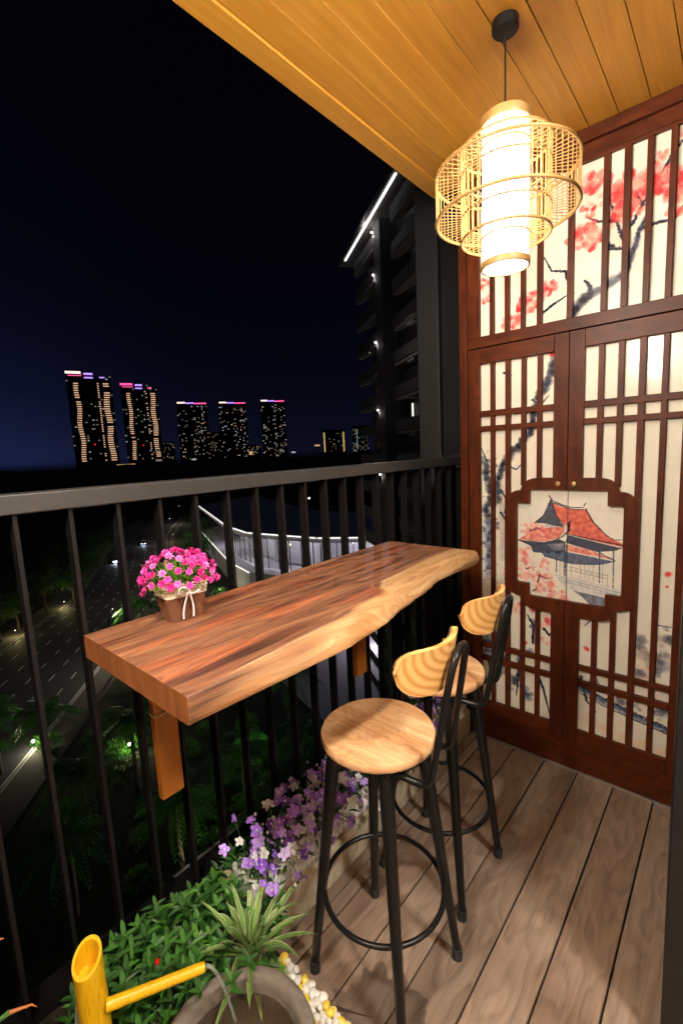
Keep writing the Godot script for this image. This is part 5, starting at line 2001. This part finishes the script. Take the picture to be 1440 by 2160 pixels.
func trees() -> void:
	var t1 := make_tree("dark broad leaved tree left of the street, nearest the lit verge", "trees along the street verge", 7.5, 3.0, M.leafd, M.leafm, 71)
	t1.position = Vector3(-92.0, GROUND, -8.0)
	var t2 := make_tree("dark tree across the street behind the first upright bars", "trees along the street verge", 9.0, 3.6, M.leafd, M.leafd, 72)
	t2.position = Vector3(-101.0, GROUND, -18.0)
	var pal := make_palm("dark palm whose fronds hang in front of the street left of the flower pot", "palm trees below the balcony", 73)
	pal.position = Vector3(-70.0, GROUND, -30.5)
	pal.scale = Vector3.ONE * 1.25
	rng.seed = 77
	var left := [[-99, -14], [-105, -22], [-112, -30], [-116, -36], [-126, -41], [-136, -47], [-150, -54], [-164, -61], [-182, -70], [-108, -8], [-120, -16], [-132, -28], [-146, -38], [-165, -48], [-190, -60], [-122, -4], [-150, -20], [-175, -36], [-205, -80], [-225, -92]]
	for i in left.size():
		var q: Array = left[i]
		dup(t1 if i % 2 else t2, Vector3(q[0] + rng.randf_range(-1.5, 1.5), GROUND, q[1] + rng.randf_range(-1.5, 1.5)), "dark leafy tree on the verge and slope left of the street", rng.randf() * TAU, rng.randf_range(0.85, 1.2))
	var right := [[-100, -58], [-112, -66], [-126, -76], [-142, -84], [-160, -96], [-88, -52], [-150, -104], [-120, -92], [-136, -112], [-108, -100], [-96, -92], [-84, -96], [-72, -100], [-60, -92], [-52, -86], [-128, -138], [-170, -130], [-190, -150], [-150, -150], [-100, -130], [-80, -125]]
	for i in right.size():
		var q: Array = right[i]
		dup(t2 if i % 2 else t1, Vector3(q[0], GROUND, q[1]), "dark leafy tree beyond the street around the lit pavilion", rng.randf() * TAU, rng.randf_range(0.8, 1.25))
	var palms := [[-52.5, -12.0, "dark palm at the left below the slab's corner"], [-57.0, -8.5, "dark palm near the left edge with its crown over the street"], [-43.0, -16.5, "dark palm under the slab's left end"], [-40.0, -11.0, "palm crown low at the left behind the second bar"], [-34.0, -8.0, "palm crown below the bars left of the bamboo"], [-30.5, -14.5, "palm with a lit trunk left of the hanging support"], [-31.0, -21.0, "palm below the middle of the slab table"], [-29.0, -26.5, "palm below the slab table toward the far stool"], [-82.0, -46.0, "palm standing in front of the lit glass pavilion"], [-26.0, -18.5, "palm low behind the near planter"], [-37.0, -32.0, "palm right of the green spotlight"]]
	for q in palms:
		dup(pal, Vector3(q[0], GROUND - rng.randf_range(0.0, 1.5), q[1]), q[2], rng.randf() * TAU, rng.randf_range(0.85, 1.15))
	# clipped shrubs close to the garden lights
	rng.seed = 79
	var sh := thing("shrub", "leafy shrub lit by a garden light below the balcony", "shrub", Vector3(-49.8, GROUND, -19.8), "shrubs round the garden lights")
	var A := MB.new()
	for i in 420:
		var d := Vector3(rng.randfn(), absf(rng.randfn()), rng.randfn()).normalized()
		A.leaf(d * Vector3(1.1, 1.2, 1.1) * rng.randf_range(0.6, 1.0), (d + Vector3(rng.randfn(), rng.randfn(), rng.randfn()) * 0.6).normalized(), Vector3.UP, rng.randf_range(0.25, 0.45), 0.16, 0.3, 2, 0.2)
	piece("leaves", A, M.leafm, sh)
	var S := MB.new()
	for i in 6: S.tube([Vector3.ZERO, Vector3(rng.randfn() * 0.4, 0.9, rng.randfn() * 0.4)], [0.03, 0.012], 5)
	piece("stems", S, mat(0.1, 0.07, 0.04, 0.9), sh)
	for q in [[-48.0, -17.4], [-50.6, -17.6], [-59.8, -12.8], [-57.9, -13.4], [-39.6, -28.4], [-37.4, -26.2], [-38.2, -28.6], [-40.2, -26.4], [-28.6, -15.4], [-26.8, -13.8], [-27.6, -16.2], [-29.0, -14.0], [-36.0, -23.0], [-34.5, -19.5], [-33.0, -24.5], [-31.0, -17.5], [-44.0, -22.5], [-46.0, -26.0], [-41.0, -19.5], [-90.0, -57.4], [-92.4, -60.0], [-53.0, -21.0], [-55.0, -17.0], [-62.0, -9.0], [-42.5, -29.5], [-30.0, -30.0], [-25.0, -23.0], [-33.5, -31.0], [-23.5, -12.5], [-37.0, -14.0], [-33.0, -12.0], [-45.0, -11.0]]:
		dup(sh, Vector3(q[0], GROUND, q[1]), "leafy shrub lit by a garden light below the balcony", rng.randf() * TAU, rng.randf_range(0.7, 1.4))


func podium() -> void:
	var o := thing("pavilion_building", "low glazed building with white light strips along its roof edge", "building", Vector3(-76.0, GROUND, -70.0))
	var pos := o.position
	var pts := [Vector2(-147.9, -89.5), Vector2(-96.4, -65.6), Vector2(-83.3, -61.8), Vector2(-64.1, -64.7), Vector2(-55.0, -70.0), Vector2(-42.4, -62.0)]
	var white := mat(0.62, 0.6, 0.62, 0.6)
	var led := glow(1.0, 0.98, 0.94, 1.5)
	var roof := MB.new(pos)
	var base := MB.new(pos)
	var back := []
	for p in pts: back.append(p + Vector2(-10, -34))
	for i in pts.size() - 1:
		var a: Vector2 = pts[i]
		var b: Vector2 = pts[i + 1]
		var d := (b - a).normalized()
		var nn := Vector3(-d.y, 0, d.x)
		if nn.z < 0: nn = -nn
		var A := Vector3(a.x, 0, a.y)
		var B := Vector3(b.x, 0, b.y)
		var bk := Vector3(back[i].x, 0, back[i].y)
		var bk2 := Vector3(back[i + 1].x, 0, back[i + 1].y)
		for y in [-17.0, -18.2]:
			roof.face(A + Vector3.UP * y, B + Vector3.UP * y, bk2 + Vector3.UP * y, bk + Vector3.UP * y, Vector3.UP if y > -18 else Vector3.DOWN)
		roof.face(A + Vector3.UP * -18.2, B + Vector3.UP * -18.2, B + Vector3.UP * -17.0, A + Vector3.UP * -17.0, nn)
		# set back glazing with lit rooms behind
		var inn := nn * -3.0
		base.face(A + inn * 3.0 + Vector3.UP * -26, B + inn * 3.0 + Vector3.UP * -26, B + inn * 3.0 + Vector3.UP * -18.2, A + inn * 3.0 + Vector3.UP * -18.2, nn)
		base.face(A + Vector3.UP * -26.3, B + Vector3.UP * -26.3, bk2 + Vector3.UP * -26.3, bk + Vector3.UP * -26.3, Vector3.UP)
		base.face(A + Vector3.UP * -32, B + Vector3.UP * -32, B + Vector3.UP * -26.3, A + Vector3.UP * -26.3, nn)
		var ls := MB.new(pos)
		var ln := a.distance_to(b)
		var bas := Basis(Vector3(d.x, 0, d.y), Vector3.UP, Vector3(d.x, 0, d.y).cross(Vector3.UP))
		ls.box((A + B) * 0.5 + nn * 0.12 + Vector3.UP * -17.2, Vector3(ln - 0.4, 0.15, 0.12), 0.0, bas)
		piece("light_strip", ls, led, o)
		var l2 := MB.new(pos)
		l2.box((A + B) * 0.5 + nn * 0.12 + Vector3.UP * -26.5, Vector3(ln - 0.4, 0.13, 0.12), 0.0, bas)
		if i != 2: piece("light_strip", l2, led, o)
		var n := int(ln / 3.2)
		for k in n:
			var t := (k + 0.5) / n
			var c := A.lerp(B, t) + inn + Vector3.UP * -22.1
			if i == 1 or i == 2 or i == 3:
				var w := MB.new(pos)
				w.box(c, Vector3(ln / n - 0.18, 7.4, 0.06), 0.0, bas)
				var gm := mat(0.7, 0.75, 0.8, 0.05)
				gm.transparency = BaseMaterial3D.TRANSPARENCY_ALPHA
				gm.albedo_color.a = 0.2
				piece("window", w, gm, o)
			var fr := MB.new(pos)
			fr.box(A.lerp(B, float(k) / n) + inn + Vector3.UP * -22.1, Vector3(0.14, 7.6, 0.2), 0.0, bas)
			piece("mullion", fr, M.iron, o)
	piece("roof", roof, white, o)
	piece("wall", base, white, o)
	for q in [[-90.0, -68.5], [-74.0, -68.2], [-60.0, -72.0], [-112.0, -78.0]]:
		var ll := MB.new(pos)
		ll.box(Vector3(q[0], -18.6, q[1]), Vector3(2.4, 0.12, 0.4))
		piece("lamp_panel", ll, glow(0.95, 0.95, 1.0, 3.0), o)
		omni(o, Vector3(q[0], -18.9, q[1]) - pos, Color(0.96, 0.94, 1.0), 22.0, 0.3, 60.0)
	# lit plaza strip with edge lights near the tower's foot
	var pl := MB.new()
	pl.face(Vector3(-50, -31.9, -40), Vector3(-30, -31.9, -34), Vector3(-30, -31.9, -66), Vector3(-48, -31.9, -72), Vector3.UP)
	tag(piece("plaza", pl, mat(0.34, 0.32, 0.34, 0.8)), "pale paved forecourt below the dark tower", "", "", "structure")
	var st := thing("plaza_light_line", "slanting white light line seen under the table's far end", "light strip", Vector3(-45.5, -31.5, -62.0))
	var m := MB.new(st.position)
	for q in [[-45.9, -69.6, -39.3, -64.6], [-45.2, -55.5, -35.7, -48.8]]:
		var a := Vector3(q[0], -31.4, q[1])
		var b := Vector3(q[2], -31.4, q[3])
		var d := (b - a).normalized()
		m = MB.new(st.position)
		m.box((a + b) * 0.5, Vector3((b - a).length(), 0.22, 0.3), 0.0, Basis(d, Vector3.UP, d.cross(Vector3.UP)))
		piece("light_strip", m, led, st)
	omni(st, Vector3(3.0, 2.4, 6.0), Color(0.95, 0.93, 1.0), 40.0, 0.2, 30.0)


func neighbour_tower() -> void:
	var a := Vector3(0.81, 0, 0.587)
	var nn := Vector3(-0.587, 0, 0.81)
	var T := Vector3(-34.9, 0, -43.8)          # far left corner of the balconies
	var o := thing("apartment_tower", "black apartment tower with jutting balconies and a white roof light line", "building", Vector3(-25.0, GROUND, -42.0))
	var pos := o.position
	var bas := Basis(a, Vector3.UP, a.cross(Vector3.UP))
	var dark := mat(0.035, 0.034, 0.036, 0.7)
	var grey := mat(0.13, 0.122, 0.12, 0.8)
	var L := func(s: float, y: float, out: float) -> Vector3: return T + a * s + nn * out + Vector3.UP * y
	var core := MB.new(pos)
	core.box(L.call(14.0, -4.0, -10.0), Vector3(27.0, 56.0, 17.0), 0.0, bas)
	piece("core", core, dark, o)
	for k in 17:
		var y := 20.2 - 3.1 * k
		for q in [[0.0, 7.6], [12.7, 10.0]]:
			var b := MB.new(pos)
			# tapered slab: a sharp far tip that widens toward the viewer
			var p0: Vector3 = L.call(q[0] + 0.4, y, -0.5)
			var p1: Vector3 = L.call(q[0] + q[1], y, -2.6)
			var p2: Vector3 = L.call(q[0] + q[1], y, 0.0)
			var p3: Vector3 = L.call(q[0], y, 0.0)
			var dn := Vector3.DOWN * 0.22
			b.face(p0, p1, p2, p3, Vector3.UP)
			b.face(p0 + dn, p1 + dn, p2 + dn, p3 + dn, Vector3.DOWN)
			b.face(p3, p2, p2 + dn, p3 + dn, nn)
			b.face(p0, p3, p3 + dn, p0 + dn, -a)
			b.face(p1, p2, p2 + dn, p1 + dn, a)
			var sl := piece("balcony_slab", b, grey, o)
			var rl := MB.new(pos)
			rl.box((p2 + p3) * 0.5 + Vector3.UP * 0.6, Vector3((p2 - p3).length(), 1.0, 0.05), 0.0, bas)
			piece("balustrade", rl, dark, sl)
			if k < 9:
				var wn := MB.new(pos)
				wn.box(L.call(q[0] + q[1] * 0.55, y + 1.35, -1.46), Vector3(q[1] * 0.6, 2.2, 0.08), 0.0, bas)
				var wm := mat(0.02, 0.022, 0.026, 0.08)
				piece("window", wn, wm, sl)
	# projecting fin with down lights
	var fin := MB.new(pos)
	fin.box(L.call(8.9, -5.2, -1.4), Vector3(2.0, 54.0, 3.0), 0.0, bas)
	piece("fin", fin, mat(0.045, 0.043, 0.045, 0.75), o)
	for y in [21.4, 17.4, 10.9, 4.1, -2.6]:
		var lb := MB.new(pos)
		lb.box(L.call(7.80, y, 0.12), Vector3(0.16, 0.16, 0.34), 0.02, bas)
		piece("lamp_box", lb, glow(1.0, 0.96, 0.95, 3.0), o)
		omni(o, L.call(7.66, y - 0.3, 0.16) - pos, Color(1.0, 0.95, 0.95), 0.9, 0.08, 14.0)
	# roof slab and its light line
	var p1 := Vector3(-36.3, 22.3, -44.0)
	var p2 := Vector3(-22.4, 22.3, -34.1)
	var d := (p2 - p1).normalized()
	var rb := Basis(d, Vector3.UP, d.cross(Vector3.UP))
	var out := rb.z if rb.z.dot(-p1) > 0 else -rb.z
	var rf := MB.new(pos)
	rf.box((p1 + p2) * 0.5 - out * 4.2 + d * 2.0 + Vector3.UP * 0.35, Vector3(25.0, 0.6, 9.0), 0.0, rb)
	piece("roof_slab", rf, grey, o)
	var up := MB.new(pos)
	up.box((p1 + p2) * 0.5 - out * 7.5 + d * 3.0 + Vector3.UP * 3.6, Vector3(20.0, 6.0, 8.0), 0.0, rb)
	piece("roof_storey", up, dark, o)
	var ll := MB.new(pos)
	ll.box((p1 + p2) * 0.5 + Vector3.UP * 0.02, Vector3((p2 - p1).length(), 0.16, 0.16), 0.0, rb)
	piece("light_strip", ll, glow(1.0, 0.98, 0.96, 3.0), o)
	omni(o, (p1 + p2) * 0.5 + out * 0.6 + Vector3.DOWN * 0.4 - pos, Color(1, 0.97, 0.95), 2.6, 0.15, 20.0)
	var lw := MB.new(pos)
	lw.box(L.call(13.9, 2.8, -1.2), Vector3(0.22, 2.6, 0.1), 0.0, bas)
	piece("lit_window", lw, glow(1.0, 0.98, 0.92, 1.1), o)
	rng.seed = 83
	var lab := ["leafy balcony planter on the dark tower, topmost of the column", "leafy balcony planter second from the top on the dark tower", "leafy balcony planter third from the top on the dark tower", "leafy balcony planter lowest above the railing on the dark tower"]
	for k in 4:
		var c: Vector3 = L.call(16.2, [10.5, 7.4, 4.3, 1.1][k] + 0.02, -0.4)
		var pb := thing("balcony_planter", lab[k], "planter", c, "planters on the tower balconies")
		var bx := MB.new()
		bx.box(Vector3(0, 0.35, 0), Vector3(1.5, 0.7, 0.45), 0.02, bas)
		piece("box", bx, mat(0.3, 0.28, 0.27, 0.8), pb)
		var lf := MB.new()
		for i in 90:
			var p := bas * Vector3(rng.randf_range(-0.7, 0.7), 0.7 + rng.randf() * 0.25, rng.randf_range(-0.2, 0.2))
			lf.leaf(p, Vector3(rng.randfn(), 0.8, rng.randfn()).normalized(), Vector3.RIGHT, 0.3, 0.11, 0.4, 2)
		piece("leaves", lf, M.leafl, pb)
	var pl := thing("balcony_lamp", "faint lamp above the leafy balconies of the dark tower", "lamp", L.call(16.5, 8.0, 3.5))
	var lb := MB.new()
	lb.blob(Vector3.ZERO, Vector3(0.05, 0.05, 0.05), 8, 6)
	piece("lamp_globe", lb, glow(1.0, 0.9, 0.8, 0.4), pl)
	omni(pl, Vector3.ZERO, Color(1.0, 0.92, 0.9), 3.2, 0.1, 30.0)


func city() -> void:
	rng.seed = 91
	var dark := mat(0.012, 0.012, 0.016, 0.8)
	var warm := glow(1.0, 0.60, 0.36, 0.82)
	var dim := glow(0.9, 0.72, 0.5, 0.22)
	var cool := glow(0.85, 0.9, 1.0, 0.42)
	var gold := glow(1.0, 0.66, 0.25, 0.55)
	var pink := glow(1.0, 0.10, 0.36, 1.3)
	var violet := glow(0.45, 0.25, 1.0, 1.6)
	var white := glow(1.0, 0.72, 0.62, 1.5)
	var red := glow(1.0, 0.03, 0.03, 1.2)
	# azimuths of the two edges, height angle, distance, kind, label
	var list := [
		[-71.2, -66.9, 9.75, 800.0, 0, "tallest city tower at the far left with wavy bands of lit floors"],
		[-66.05, -62.3, 8.65, 880.0, 0, "second tall city tower with wavy lit bands and violet crown"],
		[-60.35, -56.95, 6.55, 1150.0, 1, "third city tower from the left with a pink lit roof"],
		[-55.6, -52.4, 6.5, 1180.0, 1, "middle city tower with scattered windows and a pink lit roof"],
		[-50.65, -47.75, 6.6, 1160.0, 1, "fifth city tower with a pink roof, nearest the dark apartment block"],
		[-43.3, -40.45, 2.75, 1500.0, 2, "short distant tower with two golden edge lines above the rail"],
		[-39.6, -37.6, 3.1, 1700.0, 3, "faint distant tower with a greenish light column beside the dark block"],
	]
	for q in list:
		var az := deg_to_rad((q[0] + q[1]) * 0.5)
		var dist: float = q[3]
		var w: float = dist * deg_to_rad(q[1] - q[0])
		var top: float = tan(deg_to_rad(q[2])) * dist
		var u := Vector3(sin(az), 0, -cos(az))
		var rt := Vector3(cos(az), 0, sin(az))
		var bas := Basis(rt, Vector3.UP, -u)
		var o := thing("city_tower", q[5], "tower", u * dist + Vector3(0, GROUND, 0), "city towers on the skyline")
		o.transform.basis = bas
		var H: float = top - GROUND
		var kind: int = q[4]
		var b := MB.new()
		var ww := MB.new()
		var dm := MB.new()
		var cl := MB.new()
		var rect := func(m: MB, x: float, y: float, z: float, rw: float, rh: float) -> void:
			m.box(Vector3(x, y, z), Vector3(rw, rh, 0.6))
		if kind == 0:
			# two wings with a recessed middle
			b.span(-w * 0.5, -w * 0.10, 0, H, -26, 0)
			b.span(-w * 0.10, w * 0.10, 0, H * 0.985, -26, -9)
			b.span(w * 0.10, w * 0.5, 0, H * 0.955, -26, 2)
			var floors := int(H / 3.4)
			for f in floors:
				var y := f * 3.4 + 2.0
				if y < 34.0: continue
				var wave := sin(f * 0.42) * w * 0.018
				if y < H * 0.90:
					if rng.randf() < 0.94: rect.call(ww, -w * 0.29 + wave, y, 0.3, w * 0.10, 1.35)
					if rng.randf() < 0.93: rect.call(ww, w * 0.36 - wave, y, 2.3, w * 0.13, 1.35)
					if rng.randf() < 0.7: rect.call(ww, w * 0.19, y, 2.3, w * 0.035, 1.3)
				for k in 13:
					var x := -w * 0.48 + w * 0.08 * k
					if rng.randf() < 0.09: rect.call(dm if rng.randf() < 0.8 else cl, x, y, 2.4, 2.4, 1.5)
			rect.call(dm, -w * 0.02, H * 0.5, -8.6, 5.0, 1.6)
			var c1 := MB.new()
			c1.box(Vector3(-w * 0.33, H - 2.0, 0.5), Vector3(w * 0.34, 3.4, 1.0))
			piece("roof_light", c1, white if q[0] < -70.0 else pink, o)
			var c2 := MB.new()
			c2.box(Vector3(0.0, H * 0.985 + 0.5, -8.4), Vector3(w * 0.2, 2.6, 1.0))
			c2.box(Vector3(0.0, H * 0.955, -8.4), Vector3(w * 0.2, 1.8, 1.0))
			piece("roof_light", c2, violet, o)
			var c3 := MB.new()
			c3.box(Vector3(w * 0.30, H * 0.955 - 1.0, 2.6), Vector3(w * 0.12, 1.4, 1.0))
			piece("roof_light", c3, violet if q[0] < -70.0 else pink, o)
			var c4 := MB.new()
			c4.box(Vector3(-w * 0.30, H - 6.4, 0.5), Vector3(w * 0.30, 1.0, 1.0))
			piece("roof_light", c4, pink, o)
			var rd := MB.new()
			rd.box(Vector3(-w * 0.03, H * 0.36, -8.4), Vector3(1.8, 1.8, 1.0))
			piece("warning_light", rd, red, o)
		else:
			b.span(-w * 0.5, w * 0.5, 0, H, -24, 0)
			var floors := int(H / 3.3)
			for f in floors:
				var y := f * 3.3 + 2.0
				if y < 30.0 or y > H - 10.0: continue
				for k in 15:
					var x := -w * 0.47 + w * 0.067 * k
					var pr := 0.15 if kind == 1 else (0.13 if kind == 2 else 0.2)
					if kind == 1 and (k == 8 or k == 12): pr = 0.34
					if kind == 1 and (k == 5 or k == 6): pr = 0.03
					if rng.randf() < pr:
						var z := rng.randf()
						rect.call(dm if z < 0.66 else (cl if z < 0.93 else ww), x, y, 0.3, 3.0, 1.7)
			if kind == 1:
				var c1 := MB.new()
				c1.box(Vector3(-w * 0.34, H - 1.0, 0.5), Vector3(w * 0.26, 3.4, 1.0))
				piece("roof_light", c1, white, o)
				var c2 := MB.new()
				c2.box(Vector3(-w * 0.06, H - 2.2, 0.5), Vector3(w * 0.28, 2.6, 1.0))
				piece("roof_light", c2, violet, o)
				var c3 := MB.new()
				c3.box(Vector3(w * 0.29, H - 3.2, 0.5), Vector3(w * 0.40, 2.8, 1.0))
				piece("roof_light", c3, pink, o)
			elif kind == 2:
				for s in [-1.0, 1.0]:
					var e := MB.new()
					e.box(Vector3(s * w * 0.42, H * 0.62, 0.6), Vector3(4.2, H * 0.6, 1.0))
					piece("light_strip", e, gold, o)
			else:
				var e := MB.new()
				e.box(Vector3(-w * 0.2, H * 0.6, 0.6), Vector3(2.6, H * 0.6, 1.0))
				piece("light_strip", e, glow(0.4, 0.8, 0.8, 0.3), o)
		piece("body", b, dark, o)
		if ww.v.size(): piece("lit_windows", ww, warm, o, "stuff")
		if dm.v.size(): piece("lit_windows", dm, dim, o, "stuff")
		if cl.v.size(): piece("lit_windows", cl, cool, o, "stuff")
	# faint low blocks between the towers
	var far := [[-61.8, 2.1, "low dim block between the second and third city towers"], [-58.7, 1.2, "low dim block under the third city tower"], [-56.4, 3.0, "slim dim block between the third and middle city towers"], [-51.8, 1.3, "low dim block right of the middle city tower"], [-63.6, 2.6, "low dim block right of the second tall tower"]]
	for q in far:
		var az := deg_to_rad(q[0])
		var u := Vector3(sin(az), 0, -cos(az))
		var o := thing("city_block", q[2], "building", u * 1500.0 + Vector3(0, GROUND, 0))
		o.transform.basis = Basis(Vector3(cos(az), 0, sin(az)), Vector3.UP, -u)
		var H: float = tan(deg_to_rad(q[1])) * 1500.0 - GROUND
		var b := MB.new()
		b.span(-22, 22, 0, H, -20, 0)
		piece("body", b, dark, o)
		var m := MB.new()
		for i in 26:
			m.box(Vector3(rng.randf_range(-20, 20), rng.randf_range(34, H - 2), 0.3), Vector3(3.0, 2.0, 0.6))
		piece("lit_windows", m, dim, o, "stuff")
	# bright points along the foot of the skyline
	var pts := [[-66.3, -0.35, 26.0, 2.6, gold, "long golden sign light at the foot of the second tower"], [-52.2, 0.35, 6.0, 5.0, gold, "golden light below the middle towers"], [-58.9, -0.1, 7.0, 2.2, cool, "white light low between the third and fourth towers"], [-44.0, 0.9, 9.0, 2.6, gold, "small golden light left of the short tower"], [-54.8, -1.0, 5.0, 5.0, violet, "bluish light just above the rail in the middle"], [-47.0, 0.2, 7.0, 2.4, cool, "white light right of the fifth tower"], [-49.0, -0.1, 5.0, 2.2, dim, "dim light at the foot of the fifth tower"], [-62.8, 0.0, 9.0, 3.0, dim, "dim light at the foot of the skyline"]]
	for q in pts:
		var az := deg_to_rad(q[0])
		var u := Vector3(sin(az), 0, -cos(az))
		var m := MB.new()
		m.box(Vector3.ZERO, Vector3(q[2], q[3], 1.0), 0.0, Basis(Vector3(cos(az), 0, sin(az)), Vector3.UP, -u))
		tag(piece("distant_light", m, q[4], null, "", u * 780.0 + Vector3.UP * (tan(deg_to_rad(q[1])) * 780.0)), q[5], "light", "distant lights on the skyline")
